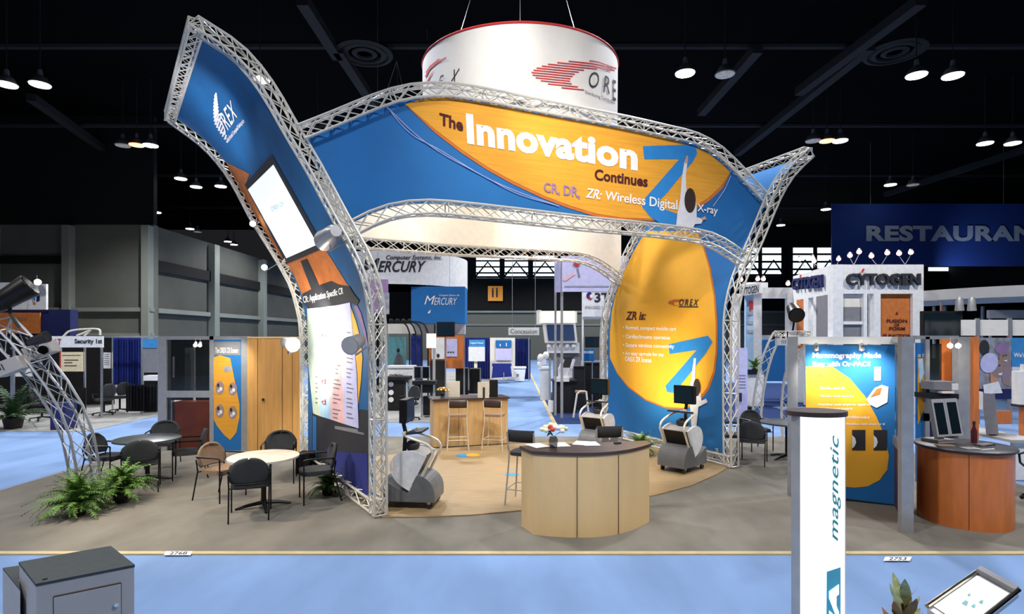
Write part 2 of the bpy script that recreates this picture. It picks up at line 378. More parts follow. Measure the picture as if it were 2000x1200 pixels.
# ceiling members
def cl(px, py, z): d = F*(z-CZ)/(HY-py); return W(px, py, d)
for i, y in enumerate((20, 27.5, 36, 45)):
    MB().tube([(-44, y, 12.6), (44, y, 12.6)], .13, 8).build('beam', 'beam', ceil)
for a, b in (((590, 0), (660, 110)), ((660, 96), (760, 250)), ((1800, 0), (1560, 180)), ((1700, 90), (1440, 300)), ((2040, 280), (1730, 380)), ((60, 190), (200, 290)), ((1480, 95), (1370, 220))):
    p, q = cl(a[0], a[1], 12.3), cl(b[0], b[1], 12.3); MB().box((p+q)/2, ((q-p).length, .35, .3), rz=math.atan2(q.y-p.y, q.x-p.x)).build('beam', 'beam', ceil)
for k, (px, py) in enumerate(((712, 103), (1748, 100), (258, 347))):
    p = cl(px, py, 12.35); m = MB()
    for r in (.95, .7, .4): m.lathe([(r, 0), (r+.03, -.05), (r-.12, -.09), (r-.15, -.02)], p, 28)
    m.build('air_diffuser', 'beam', ceil, True)
HB = [(13, 165, 1, 'lit high-bay lamp cut by the picture edge, above the far-left wall'), (78, 165, 1, 'lit high-bay lamp beside the one at the upper left picture edge'),
      (240, 284, 0, 'dim grey high-bay lamp beside the red-glowing lamp over the left wall'), (267, 283, 2, 'orange-glowing lamp between two high-bay lamps over the left wall'), (294, 284, 1, 'lit high-bay lamp just right of the orange-glowing lamp at left'),
      (130, 366, 1, 'lit high-bay lamp, brighter of the pair above the ribbed concrete wall'), (175, 366, 0, 'dim high-bay lamp, fainter of the pair above the ribbed concrete wall'),
      (383, 365, 1, 'lit high-bay lamp, second from the tall curved banner at its screen height'), (431, 364, 1, 'lit high-bay lamp nearest the tall curved banner at its screen height'),
      (5, 419, 1, 'lit high-bay lamp at the picture edge just above the concrete wall'), (50, 422, 0, 'dim high-bay lamp just above the concrete wall near the picture edge'),
      (267, 416, 1, 'lit lamp just above the concrete wall corner, left one of two'), (305, 415, 1, 'lit lamp just above the concrete wall corner, right one of two'),
      (371, 447, 1, 'lit lamp over the receding concrete wall with a dim one beside it'), (386, 453, 0, 'dim lamp over the receding concrete wall touching a lit one'),
      (445, 472, 1, 'distant lit lamp left of the curved banner, upper of the lowest pair'), (457, 478, 1, 'distant lit lamp left of the curved banner, lower of the lowest pair'),
      (508, 155, 1, 'lit lamp seen through the upper truss of the tall curved banner'), (620, 274, 1, 'lit lamp seen under the joint of header truss and curved banner'),
      (1338, 143, 1, 'bright high-bay lamp just right of the white drum sign'), (1416, 145, 0, 'unlit grey high-bay lamp right of the drum sign beside a bright one'),
      (1790, 147, 1, 'bright lamp high at right, left one of two'), (1861, 148, 1, 'bright lamp high at right, right one of two'),
      (1588, 275, 0, 'dim lamp beside the orange-glowing lamp above the small banner tip'), (1615, 275, 2, 'orange-glowing lamp above the tip of the flaring right banner tower'),
      (1641, 275, 1, 'lit lamp right of the orange-glowing one above the flaring banner tip'), (1924, 280, 1, 'lit lamp above the restaurant sign, second from the picture edge'), (1978, 280, 1, 'lit lamp above the restaurant sign nearest the picture edge'),
      (1739, 361, 1, 'lit lamp just above the blue restaurant sign'), (1783, 361, 0, 'dim lamp just above the blue restaurant sign'),
      (1613, 409, 1, 'lit lamp just left of the blue restaurant sign'), (1525, 440, 1, 'lit lamp lowest on the right, between banner tower and restaurant sign'), (353, 349, 1, 'small lit lamp highest of the row beside the curved banner')]
hb_shade = MB().lathe([(.06, .5), (.09, .3), (.2, .22), (.33, 0)], n=16); hb_disc = MB().lathe([(.3, -.03), (.3, -.012)], n=16)
hb = {}
for px, py, k, lb in HB:
    p = cl(px, py, 11.0)
    if k not in hb:
        t = thing('highbay_lamp', '', 'lamp'); hb_shade.build('lamp_shade', 'grey_plastic', t, True)
        hb_disc.build('diffuser', {1: 'lamp_white', 0: 'lamp_dim', 2: 'lamp_orange'}[k], t)
        MB().tube([(0, 0, .45), (0, 0, 3.05)], .02, 5).build('ceiling_rod', 'beam', t); hb[k] = t
    else: t = copy_tree(hb[k])
    t.location = p; t['label'] = lb; t['group'] = 'high-bay ceiling lamps'
# carpets of the booths, aisle edges and tape
slab('floor_booth', -8.05, 8.35, 6.47, 13.95, 0, .012, 'grey_carpet')
slab('floor_booth_left', -32, -10.9, 14.7, 29, 0, .012, 'far_carpet')
slab('floor_booth_rear', -8.05, -.95, 16.3, 40, 0, .012, 'far_carpet')
slab('floor_booth_rear_blue', 1.25, 9, 16.0, 25, 0, .012, 'navy_carpet')
slab('floor_booth_right', 4.6, 14, 20, 30, 0, .014, 'navy_carpet')
slab('trim_15', -8.05, 8.35, 6.4, 6.48, 0, .016, 'tape'); slab('trim_16', -.98, -.9, 16.3, 40, 0, .014, 'tape'); slab('trim_17', 1.14, 1.25, 16, 40, 0, .014, 'tape')
slab('trim_18', -8.1, -8.03, 6.4, 13.95, 0, .016, 'grey_panel')
for px, py, s, lb in ((350, 1081, '2768', 'white floor sticker 2768 on the carpet edge in front of the ferns'), (1755, 1092, '2753', 'white floor sticker 2753 on the carpet edge right of the white totem')):
    h = table_hit(.017); t = thing('floor_sticker', lb, 'sticker', G(px, py, .017))
    shape([(px-26, py-4), (px+26, py-4), (px+22, py+4), (px-30, py+4)], h, 'white', t, 0, 'paper'); text(s, [(px-17, py-3), (px+17, py-3), (px+14, py+3), (px-20, py+3)], h, 'ink', t, .001, bold=.02)
# beige wooden deck of the booth
deck = [G(*p) for p in [(745, 1014), (830, 1014), (920, 1010), (1017, 1001), (1150, 989), (1280, 971), (1350, 952), (1400, 930), (1428, 912), (1330, 893), (1250, 868), (1190, 862), (1000, 870), (860, 879), (750, 893), (625, 905)]]
m = MB().prism([(p.x, p.y) for p in deck], .012, .03); struct(m.build('floor_deck', 'floor_wood'))
# ---------------------------------------------------------------- left curved banner tower
DA, DB = 7.76, 11.1
Lf = [W(x, y, DA) for x, y in [(739, 1000), (738.5, 860), (738, 718), (736, 620), (728, 560), (711, 510), (687, 464), (665, 425), (634, 367), (609, 321), (571, 257), (521, 171), (465, 104), (383, 49)]]
Lb = [W(x, y, DB) for x, y in [(598, 892), (598, 800), (598, 718), (596, 640), (589, 600), (576, 556), (556, 518), (537, 486), (499, 425), (466, 362), (438, 320), (398, 277), (332, 228)]]
Lf[0].z = Lb[0].z = .04
tw = thing('banner_tower', 'tall curved truss tower leaning left with a blue printed banner, screen picture and price list', 'display tower', (Lf[0].x, Lf[0].y, 0))
rdir = (Lb[0]-Lf[0]).normalized(); rdir.z = 0
truss('front_truss', Lf, rdir, .17, tw); truss('back_truss', Lb, rdir, .17, tw)
truss('top_truss', [Lf[-1], Lb[-1]], (0, 0, 1), .17, tw); truss('base_truss', [Lf[0]+Vector((0, 0, .1)), Lb[0]+Vector((0, 0, .1))], (0, 0, 1), .17, tw, xlace=False)
def resamp(P, z0, z1, n):
    S = spline(P, None, 12); out = []
    for k in range(n+1):
        z = z0+(z1-z0)*k/n; j = 0
        while j < len(S)-2 and S[j+1].z < z: j += 1
        t = (z-S[j].z)/max(1e-6, S[j+1].z-S[j].z); out.append(S[j].lerp(S[j+1], t))
    return out
def ruled(A, B, z0, z1, t0, t1, n=40, m_=12):
    a, b = resamp(A, z0, z1, n), resamp(B, z0, z1, n)
    return [[a[i].lerp(b[i], t0+(t1-t0)*k/m_) for k in range(m_+1)] for i in range(n+1)]
ban = MB().grid(ruled(Lf, Lb, .24, 6.62, .045, .965)).build('fabric_banner', 'blue_deep', tw, True, world=True)
LH = mesh_hit(ruled(Lf, Lb, .05, 6.66, -.08, 1.08))
def ls(pts, mat, off=.006, nm='printed_shape'): return shape(pts, LH, mat, ban, off, nm, 22)
ls([(441, 316), (488, 340), (480, 362), (560, 512), (550, 505), (520, 455), (474, 380)], 'burnt')
ls([(553, 512), (633, 483), (652, 512), (672, 545), (690, 572), (640, 600), (601, 600), (592, 580), (574, 535)], 'burnt')
ls([(532, 301), (635, 484), (560, 516), (479, 360)], 'ink', .012, 'screen_frame')
ls([(536, 321), (622, 477), (561, 504), (486, 370)], 'screen_print_glow', .018, 'screen')  # printed picture of a screen, given an added glow
text('OREX CR', [(531, 404), (555, 392), (558, 400), (534, 413)], LH, 'pale_blue', ban, .024, maxlen=20)
ls([(588, 510), (601, 505), (626, 560), (611, 570)], 'ink', .012)
ls([(592, 574), (628, 556), (648, 549), (662, 556), (684, 560), (692, 574), (703, 588), (698, 597), (684, 590), (652, 600), (604, 604), (592, 592)], 'ink', .012)
text('CR: Application Specific CR', [(593, 579), (672, 561), (673, 578), (595, 596)], LH, 'white', ban, .018, bold=.02, maxlen=20)
top = [(601, 603), (614, 602), (632, 600), (662, 596), (685, 591)]; mid = [(603, 710), (618, 712), (640, 716), (668, 722), (698, 728)]; bot = [(613, 808), (628, 814), (648, 820), (675, 829), (702, 837)]
for k, c_ in enumerate(('pale_green', 'pale_blue', 'pink', 'lilac')): ls([top[k], top[k+1], mid[k+1], bot[k+1], bot[k], mid[k]], c_, .012)
bars = []
for k, (x, y0, y1, w_) in enumerate([(618, 735, 790, 6), (652, 640, 815, 16), (679, 648, 822, 15)]):
    y = y0; j = 0
    while y < y1:
        ww = w_*(.5+.5*random.random()); bars.append([(x, y), (x+ww, y+ww*.2), (x+ww, y+ww*.2+2), (x, y+2)]); y += 8 if j % 3 else 13; j += 1
shapes(bars, LH, 'grey_panel', ban, .018, 'lettering', None)
for y in (648, 738, 778): text('d', [(630, y), (638, y+2), (638, y+13), (630, y+11)], LH, 'red', ban, .018)
ls([(686, 600), (697, 630), (706, 665), (709, 700), (706, 745), (701, 790), (699, 730), (690, 645)], 'yellow', .008)
ls([(697, 594), (706, 612), (716, 650), (722, 690), (716, 668), (704, 628), (692, 600)], 'mauve', .009)
ls([(610, 806), (648, 822), (702, 839), (706, 800), (722, 802), (722, 975), (641, 930), (610, 906)], 'ink', .005, 'printed_shape')
ls([(637, 876), (655, 882), (719, 886), (721, 972), (676, 950), (641, 928)], 'navy_cloth', .010)
ls([(612, 812), (619, 815), (619, 905), (612, 903)], 'blue', .010); ls([(655, 838), (712, 850), (712, 846), (700, 843), (700, 839), (655, 832)], 'grey_panel', .010)
crescent((433, 238), (44, 22), (10, -52), LH, 'white', ban, 1, maxlen=20) if 0 else None
L = []
for i in range(15):     # slanted stripes of the crescent emblem
    t = i/14; ax, ay = 419-4*math.sin(PI*t)+10*t*t*1.2, 188+96*t; ln = 6+18*math.sin(PI*min(1, t*.95+.05)); dx, dy = .35, -.94
    if t > .55: ax += (t-.55)*26; ay -= (t-.55)*14
    L.append([(ax, ay), (ax+ln*dx, ay+ln*dy), (ax+ln*dx+3, ay+ln*dy+1.3), (ax+3, ay+1.3)])
shapes(L, LH, 'white', ban, .012, 'logo_stripes', 20)
text('OREX', [(418, 236), (452, 194), (465, 228), (438, 268)], LH, 'white', ban, .012, bold=.015, space=1.15, maxlen=20)
text('Distributed Computed Radiography', [(443, 270), (475, 231), (481, 238), (448, 280)], LH, 'white', ban, .012, bold=.03, maxlen=20)
# ---------------------------------------------------------------- right curved banner tower
RA, RB = 10.65, 14.2
Rf = [W(x, y, RA) for x, y in [(1428, 912), (1427, 800), (1427, 700), (1428, 620), (1437, 566), (1453, 520), (1471, 480), (1490, 434), (1514, 378), (1541, 335), (1579, 298)]]
Rb = [W(x, y, RB) for x, y in [(1183, 850), (1182, 760), (1182, 700), (1182, 660), (1186, 612), (1196, 575), (1213, 530), (1236, 480), (1262, 436), (1290, 405), (1330, 382)]]
Rf[0].z = Rb[0].z = .04; Rb[-1].z = Rf[-1].z
tr = thing('banner_tower', 'curved truss tower flaring right with a blue and yellow printed banner reading ZR is', 'display tower', (Rf[0].x, Rf[0].y, 0))
rdr = (Rb[0]-Rf[0]).normalized(); rdr.z = 0
truss('front_truss', Rf, rdr, .18, tr); truss('back_truss', Rb, rdr, .17, tr)
truss('top_truss', [Rf[-1], Rb[-1]], (0, 0, 1), .18, tr); truss('base_truss', [Rf[0]+Vector((0, 0, .1)), Rb[0]+Vector((0, 0, .1))], (0, 0, 1), .17, tr, xlace=False)
rb_ = MB().grid(ruled(Rf, Rb, .24, 5.78, .03, .97)).build('fabric_banner', 'blue', tr, True, world=True)
RH = mesh_hit(ruled(Rf, Rb, .05, 5.88, -.1, 1.1))
def rs_(pts, mat, off=.006, nm='printed_shape'): return shape(pts, RH, mat, rb_, off, nm, 22)
egg = [(1262, 452), (1238, 492), (1219, 532), (1203, 575), (1195, 612), (1192, 650), (1192, 700), (1206, 728), (1228, 755), (1262, 780), (1300, 795), (1335, 797), (1362, 784), (1382, 758), (1394, 725), (1399, 685), (1399, 635), (1395, 580), (1386, 525), (1374, 485), (1362, 452)]
rs_([(x+(3 if x > 1300 else 0), y+(3 if y > 700 else 0)) for x, y in egg], 'rim_orange', .006); rs_(egg, 'yellow', .012)
rs_([(1307, 673), (1384, 656), (1393, 668), (1380, 690), (1336, 746), (1318, 768), (1304, 766), (1301, 754), (1362, 684), (1309, 692)], 'arrow_blue', .018)
rs_([(1357, 700), (1361, 700), (1359, 745), (1370, 768), (1372, 783), (1381, 779), (1384, 786), (1366, 795), (1362, 834), (1352, 834), (1350, 800), (1346, 775), (1351, 745)], 'coat', .024, 'printed_person')
rs_(ell(1363, 757, 7, 17, 18), 'hair', .03, 'printed_person')
crescent((1330, 592), (24, 0), (0, -7), RH, 'red', rb_, 7, .02)
text('OREX', tq(1328, 585, 1366, 598), RH, 'ink', rb_, .024, shear=.3, bold=.01, space=1.4)
shape([(1327, 599), (1365, 599), (1365, 601), (1327, 601)], RH, 'ink', rb_, .02, 'logo_line')
text('ZR is:', tq(1223, 609, 1263, 626), RH, 'maroon', rb_, .02, bold=.03, shear=.25)
for y, s, x1 in ((642, '• Rugged, compact mobile cart', 1322), (659, '• Cardiac/trauma operation', 1310), (676, '• Secure wireless connectivity', 1318), (692, '• An easy upgrade for any', 1298), (702, 'OREX ZR license', 1274)):
    text(s, [(1218 if s[0] == '•' else 1222, y-6), (x1, y-3), (x1, y+7), (1218 if s[0] == '•' else 1222, y+4)], RH, 'white', rb_, .02, bold=.02)
text('ZR', tq(1398, 876, 1405, 886), RH, 'cream', rb_, .02)
# ---------------------------------------------------------------- front header
HA, HB_ = 8.888, .408; HH = plane_hit(HA, HB_)
hdr = thing('header_banner', 'wide blue and orange header banner reading The Innovation Continues between two arched trusses', 'banner', (.8, 9.2, 4))
topc = [(588, 262), (650, 237), (737, 201), (790, 185), (840, 179), (887, 180), (960, 192), (1039, 208), (1204, 239), (1300, 260), (1350, 272), (1390, 292), (1425, 322), (1497, 398)]
lowc = [(690, 446), (737, 423), (790, 409), (860, 407), (1000, 421), (1150, 438), (1257, 448), (1360, 461), (1405, 477), (1448, 506)]
tp, lp = [HH(*p)[0] for p in topc], [HH(*p)[0] for p in lowc]; hn = Vector((HB_, -1, 0)).normalized()
truss('top_truss', tp, hn, .19, hdr); truss('lower_truss', lp, hn, .19, hdr)
def interp(P, x):
    for a, b in zip(P, P[1:]):
        if a[0] <= x <= b[0]: return a[1]+(b[1]-a[1])*(x-a[0])/(b[0]-a[0])
    return P[-1][1] if x > P[-1][0] else P[0][1]
rows = []
N = 60; uT = [594+(1488-594)*i/N for i in range(N+1)]; uB = [686+(1443-686)*i/N for i in range(N+1)]
for k in range(7):
    t = k/6; r_ = []
    for i in range(N+1):
        xt, xb = uT[i], uB[i]; yt = interp(topc, xt)+13-6*i/N; yb = interp(lowc, xb)-11
        r_.append(HH(xt+(xb-xt)*t, yt+(yb-yt)*t)[0]+hn*.02)
    rows.append(r_)
hb_f = MB().grid(rows).build('fabric_banner', 'blue', hdr, True, world=True)
def hs(pts, mat, off=.03, nm='printed_shape'): return shape(pts, HH, mat, hb_f, off, nm)
edge = [(790, 205), (820, 196), (845, 192), (880, 193), (960, 205), (1039, 221), (1120, 236), (1204, 251), (1300, 271), (1345, 284), (1380, 299), (1412, 325), (1424, 340)]
hs(edge+[(1410, 368), (1385, 392), (1350, 414), (1310, 429), (1270, 432), (1210, 430), (1160, 423), (1110, 408), (1060, 389), (1000, 361), (950, 333), (900, 300), (850, 262)], 'rim_orange', .028)
hs([(x, y+(0 if y < 330 else -3)) for x, y in edge]+[(1405, 365), (1380, 388), (1345, 410), (1305, 425), (1265, 428), (1212, 426), (1162, 418), (1112, 403), (1062, 384), (1002, 356), (952, 328), (902, 295), (852, 257)], 'orange', .032)
for k, off_ in enumerate((0, 8)):
    MB().tube(spline([HH(x, y)[0]+hn*.04 for x, y in [(752, 208), (800+off_, 262), (860, 296+off_/2), (940, 344), (1010, 376+off_/2), (1090, 404)]], None, 5), .006, 4).build('printed_line', 'lilac', hb_f, world=True)
MB().tube(spline([HH(x, y)[0]+hn*.04 for x, y in [(1424, 345), (1412, 372), (1390, 404)]], None, 5), .006, 4).build('printed_line', 'lilac', hb_f, world=True)
hs([(1253, 287), (1340, 284), (1356, 286), (1359, 301), (1350, 318), (1336, 334), (1300, 378), (1286, 392), (1296, 410), (1319, 418), (1319, 443), (1285, 436), (1266, 423), (1252, 405), (1254, 392), (1324, 312), (1256, 312)], 'arrow_blue', .038)
hs([(1340, 308), (1338, 330), (1336, 345), (1337, 372), (1352, 378), (1357, 400), (1357, 425), (1366, 428), (1374, 423), (1366, 438), (1354, 439), (1350, 446), (1317, 443), (1320, 415), (1325, 390), (1328, 350), (1333, 320), (1337, 308)], 'coat', .048, 'printed_person')
hs([(1337, 306), (1340, 306), (1340, 320), (1334, 320)], 'skin', .052, 'printed_person'); hs(ell(1371, 428, 5, 3, 10), 'skin', .052, 'printed_person')
hs(ell(1344, 393, 11, 24, 22), 'hair', .054, 'printed_person')
text('The', [(857, 222), (903, 234), (903, 259), (857, 246)], HH, 'maroon', hb_f, .04, bold=.03)
text('Innovation', [(908, 223), (1243, 281), (1243, 336), (911, 283)], HH, 'white', hb_f, .04, bold=.045, space=1.04)
text('Continues', [(1159, 331), (1263, 345), (1262, 367), (1159, 353)], HH, 'maroon', hb_f, .04, bold=.03)
text('CR, DR,', [(1060, 357), (1130, 367), (1130, 391), (1060, 379)], HH, 'mauve', hb_f, .044, bold=.02)
text('ZR:', [(1141, 368), (1174, 373), (1171, 392), (1141, 387)], HH, 'white', hb_f, .044, bold=.02, shear=.25)
text('Wireless Digital', [(1180, 374), (1320, 392), (1320, 417), (1178, 397)], HH, 'white', hb_f, .044, bold=.015)
text('X-ray', [(1359, 399), (1399, 405), (1398, 425), (1359, 418)], HH, 'white', hb_f, .044, bold=.015)
# ---------------------------------------------------------------- rear header (its cream reverse faces us)
BH = plane_hit(12.9, .45); rh = thing('header_banner', 'cream back of the rear header banner seen under the front header', 'banner', (-.5, 12.7, 4))
lowr = [(560, 520), (590, 488), (640, 470), (700, 475), (800, 482), (900, 490), (1095, 500), (1145, 507), (1182, 526), (1214, 552)]
lr = [BH(*p)[0] for p in lowr]; tpr = []
for i, p in enumerate([Vector(q) for q in tp]):
    x = lr[0].x-.3+(lr[-1].x+.5-lr[0].x+.3)*i/(len(tp)-1); tpr.append(Vector((x, 12.9+.45*x, p.z)))
bn = Vector((.45, -1, 0)).normalized(); truss('lower_truss', lr, bn, .2, rh); truss('top_truss', tpr, bn, .19, rh)
SL, ST = spline(lr, .2), spline(tpr, .2); rows = []
def at_x(S, x):
    for a, b in zip(S, S[1:]):
        if a.x <= x <= b.x: return a.z+(b.z-a.z)*(x-a.x)/(b.x-a.x+1e-9)
    return S[0].z if x < S[0].x else S[-1].z
for k in range(7):
    r_ = []
    for i in range(41):
        x = lr[0].x+(lr[-1].x-lr[0].x)*i/40; z = at_x(SL, x)+.1+(at_x(ST, x)-.2-at_x(SL, x))*k/6; r_.append(Vector((x, 12.95+.45*x, z)))
    rows.append(r_)
MB().grid(rows).build('fabric_banner', 'offwhite', rh, True, world=True)
# ---------------------------------------------------------------- hanging drum
DC = Vector((.15, 10.9, 6.0)); DR, DH = 1.82, 1.47; tilt = Matrix.Rotation(math.radians(2.5), 3, 'X')
def drum(n0, n1, z0, z1, r=DR, n=72): return [[DC+tilt @ Vector((r*math.cos(a), r*math.sin(a), z)) for a in [n0+(n1-n0)*k/n for k in range(n+1)]] for z in (z0, (z0+z1)/2, z1)]
dr = thing('hanging_drum_sign', 'large white round fabric drum sign with red striped emblem hanging above the booth', 'hanging sign', DC)
df = MB().grid(drum(0, 2*PI, 0, DH)).build('drum_fabric', 'drum_fabric', dr, True, world=True)
MB().tube([DC+tilt @ Vector((DR*math.cos(a), DR*math.sin(a), DH)) for a in [2*PI*k/72 for k in range(72)]], .02, 6, close=True).build('red_rim', 'red', dr, world=True)
MB().tube([DC+tilt @ Vector((DR*math.cos(a), DR*math.sin(a), 0)) for a in [2*PI*k/72 for k in range(72)]], .02, 6, close=True).build('lower_rim', 'steel', dr, world=True)
for a in (.6, 2.6, 4.7): MB().tube([DC+tilt @ Vector((DR*math.cos(a), DR*math.sin(a), DH)), DC+Vector((0, 0, 6))], .006, 4).build('cable', 'steel', dr, world=True)
DHt = mesh_hit(drum(PI*.93, PI*2.07, -.2, DH+.1))
L = []
for i in range(13):     # striped crescent on the drum
    t = i/12; y = 114+58*t; xo = 1040+128*(abs(t-.5)*2)**2.2 if t < .5 else 1040+58*(abs(t-.5)*2)**2.2
    xe = (1203, 1200, 1192, 1165, 1140, 1130, 1122, 1118, 1114, 1113, 1116, 1128, 1140)[i]; xo = (1150, 1110, 1088, 1070, 1058, 1048, 1042, 1038, 1040, 1046, 1056, 1070, 1096)[i]
    sl = .1; w_ = 2.1
    seg = [(xo+(xe-xo)*s/6, y+((xo+(xe-xo)*s/6)-1110)*sl+(max(0, (xo+(xe-xo)*s/6)-1165)*.25)) for s in range(7)]
    L.append(seg+[(a, b+w_) for a, b in reversed(seg)])
shapes(L, DHt, 'red', df, .01, 'logo_stripes', 12)
text('O', tq(1149, 141, 1169, 172), DHt, 'ink', df, .012, maxlen=10, shear=.15); text('R', [(1178, 147), (1190, 151), (1190, 184), (1177, 180)], DHt, 'ink', df, .012, maxlen=10, shear=.15)
text('E', [(1196, 155), (1202, 158), (1202, 198), (1196, 193)], DHt, 'ink', df, .012, maxlen=10)
text('Distributing Computed', [(1142, 177), (1200, 195), (1200, 206), (1142, 184)], DHt, 'ink', df, .012, maxlen=10)
text('E', [(858, 150), (868, 146), (866, 168), (856, 172)], DHt, 'ink', df, .012, maxlen=10, shear=.3); text('X', [(883, 137), (899, 134), (893, 166), (878, 164)], DHt, 'ink', df, .012, maxlen=10, shear=.3)
shapes([[(831, 150), (838, 135), (852, 122), (873, 111), (872, 114), (853, 125), (840, 137), (833, 152)], [(832, 142), (840, 129), (856, 116), (862, 115), (845, 128), (834, 143)], [(834, 160), (842, 145), (850, 136), (843, 147), (836, 161)]], DHt, 'red', df, .01, 'logo_stripes', 12)
# ================================================================ furniture of the booth
def fern(name, label, loc, size, mat='fern', n=46, mats=None):
    t = thing(name, label, 'plant', loc, random.random()*6, None)
    MB().lathe([(.12*size, 0), (.16*size, .2*size), (.14*size, .2*size), (.13*size, .17*size)], n=14).build('pot', 'pot', t, True)
    var = []
    for v in range(4):
        m = MB(); L_ = size*random.uniform(.55, .8); up = random.uniform(.35, .9); pts = []
        for i in range(9):
            u = i/8; pts.append(Vector((L_*u, 0, L_*(up*u-1.0*u*u*up*.95)+(.05*math.sin(u*3)))))
        for i in range(1, 9):
            w_ = .12*size*math.sin(PI*min(1, i/8*.9+.12)); p, q = pts[i-1], pts[i]; d = (q-p)
            for sd in (-1, 1):
                for h in (0, .5):
                    a = p+d*h; b = p+d*(h+.48); tip = a+d*.55+Vector((0, sd*w_, -.02*size)); m.add([a, b, tip], [(0, 1, 2)])
        me = m.build('frond', mats[v % len(mats)] if mats else mat, t); var.append(me)
    for k in range(n-4):
        o = var[k % 4].copy(); C.objects.link(o); o.parent = t; var.append(o)
    for k, o in enumerate(var):
        o.location = (0, 0, .19*size); o.rotation_euler = (random.uniform(-.4, .4), random.uniform(-1.15, .42), 2*PI*k*.381966); s_ = random.uniform(.75, 1.15); o.scale = (s_, s_, s_)
    return t
fern('potted_fern', 'green potted fern in front of the leaning truss mast base', G(152, 1008), .68, n=110)
fern('potted_fern', 'lighter green potted fern to the right side of the truss mast base', G(238, 983), .74, n=110)
fern('potted_fern', 'potted fern beside the chair at the foot of the tall banner tower', G(640, 968), .58, 'fern_dark', n=60, mats=['fern', 'fern_dark'])
fern('potted_fern', 'potted fern under the yellow banner behind the reception counter', G(1252, 893), .62, n=60)
# stacking armchairs
def make_chair(label):
    t = thing('armchair', label, 'chair', group='armchairs around the round tables'); r = .011
    seat = MB(); P = []
    for k in range(20):
        a = 2*PI*k/20; P.append((.24*math.copysign(abs(math.cos(a))**.5, math.cos(a)), .23*math.copysign(abs(math.sin(a))**.5, math.sin(a))))
    seat.prism(P, .42, .47); seat.prism([(x*.94, y*.94) for x, y in P], .47, .48); seat.build('seat', 'charcoal', t)
    rows = []
    for z in range(15):
        th = max(0, (z-4)/10*PI/2); u = z/4*.3 if z < 4 else .3+.7*math.sin(th); hw = .255-.05*(1-min(1, u/.3))**2 if z < 4 else .255*max(.02, math.cos(th))**.72; r_ = []
        for k in range(9): x = -1+k/4; r_.append((hw*x, -.235-.06*u+.05*x*x, .5+.32*u))
        rows.append(r_)
    b = MB().grid(rows).build('backrest', 'charcoal', t, True); sm = b.modifiers.new('thickness', 'SOLIDIFY'); sm.thickness = .035; sm.offset = 0
    for sx in (-1, 1):
        MB().tube([(sx*.25, .2, .005), (sx*.25, .2, .64)], r, 6).build('leg', 'frame_black', t, True)
        MB().tube([(sx*.24, -.33, .005), (sx*.245, -.22, .45), (sx*.25, -.245, .62)], r, 6).build('leg', 'frame_black', t, True)
        MB().tube(spline([(sx*.25, .2, .63), (sx*.25, .19, .655), (sx*.25, .1, .665), (sx*.25, -.15, .66), (sx*.25, -.24, .66)], None, 3), .014, 6).build('armrest', 'frame_black', t, True)
    MB().tube([(-.25, .2, .42), (.25, .2, .42)], r, 6).build('stretcher', 'frame_black', t); MB().tube([(-.245, -.22, .44), (.245, -.22, .44)], r, 6).build('stretcher', 'frame_black', t)
    return t
ch0 = make_chair('armchair with its back to us, front of the pale lit round table')
def face(o, px, py, tx, ty, label=None):
    p, q = G(px, py), G(tx, ty); rz = math.atan2(q.y-p.y, q.x-p.x)-PI/2
    if o is None: return dup(ch0, p, rz, label)
    o.location = p; o.rotation_euler = (0, 0, rz); return o
mk('tan_lit_cloth', (128, 106, 84), .85, var=.12, scale=40)  # light on one chair painted into its seat and back cloth
T2, T1, T3 = (515, 992), (288, 942), (1537, 897)
face(ch0, 489, 1008, 503, 950)
tn = make_chair('armchair with seat and back coloured tan as if in warm light, at the pale round table')
for o in tn.children:
    if o.name.startswith(('seat', 'backrest')): o.data.materials[0] = M('tan_lit_cloth')
face(tn, 435, 975, 520, 985)
face(None, 617, 978, 520, 990, 'armchair at the right side of the pale table beside the fern')
face(None, 545, 943, 520, 990, 'armchair behind the pale lit round table, near the wooden door')
face(None, 212, 945, 288, 945, 'armchair at the left of the dark round table, nearest the truss mast')
face(None, 276, 958, 284, 930, 'armchair with its back to us in front of the dark round table')
face(None, 366, 933, 290, 940, 'armchair at the right of the dark table, before the glass cabinet')
face(None, 318, 912, 290, 940, 'armchair half hidden behind the dark round table')
face(None, 1469, 905, 1480, 880, 'armchair with its back to us right of the flaring banner tower')
face(None, 1478, 880, 1530, 897, 'armchair behind the nearest one beside the banner tower, under the table edge')
face(None, 1424, 893, 1530, 897, 'armchair mostly hidden by the truss of the banner tower')
def round_table(label, foot, rad, topm, z=.74):
    p = G(*foot); t = thing('round_table', label, 'table', p)
    MB().lathe([(rad-.02, z-.035), (rad, z-.03), (rad, z-.004), (rad-.01, z)], n=48).build('tabletop', topm, t, True)
    MB().lathe([(.035, .05), (.035, z-.04)], n=14).build('column', 'frame_black', t, True)
    for k in range(4):
        a = k*PI/2+.5; c_, s_ = math.cos(a), math.sin(a); MB().tube([(0, 0, .085), (.2*c_, .2*s_, .06), (.37*c_, .37*s_, .02)], [.035, .026, .016], 6).build('foot', 'frame_black', t, True)
    return t
mk('painted_lit_top', (214, 206, 192), .25); mk('green_top', (66, 74, 72), .35)  # the pale top has the light on that table put into its colour
round_table('round table with pale, painted-lit top and black base in front of the wooden door', T2, .48, 'painted_lit_top')
round_table('round table with dark green-grey top near the leaning truss mast', T1, .5, 'green_top')
round_table('round table with dark top behind the white lightbox totem', T3, .5, 'green_top')
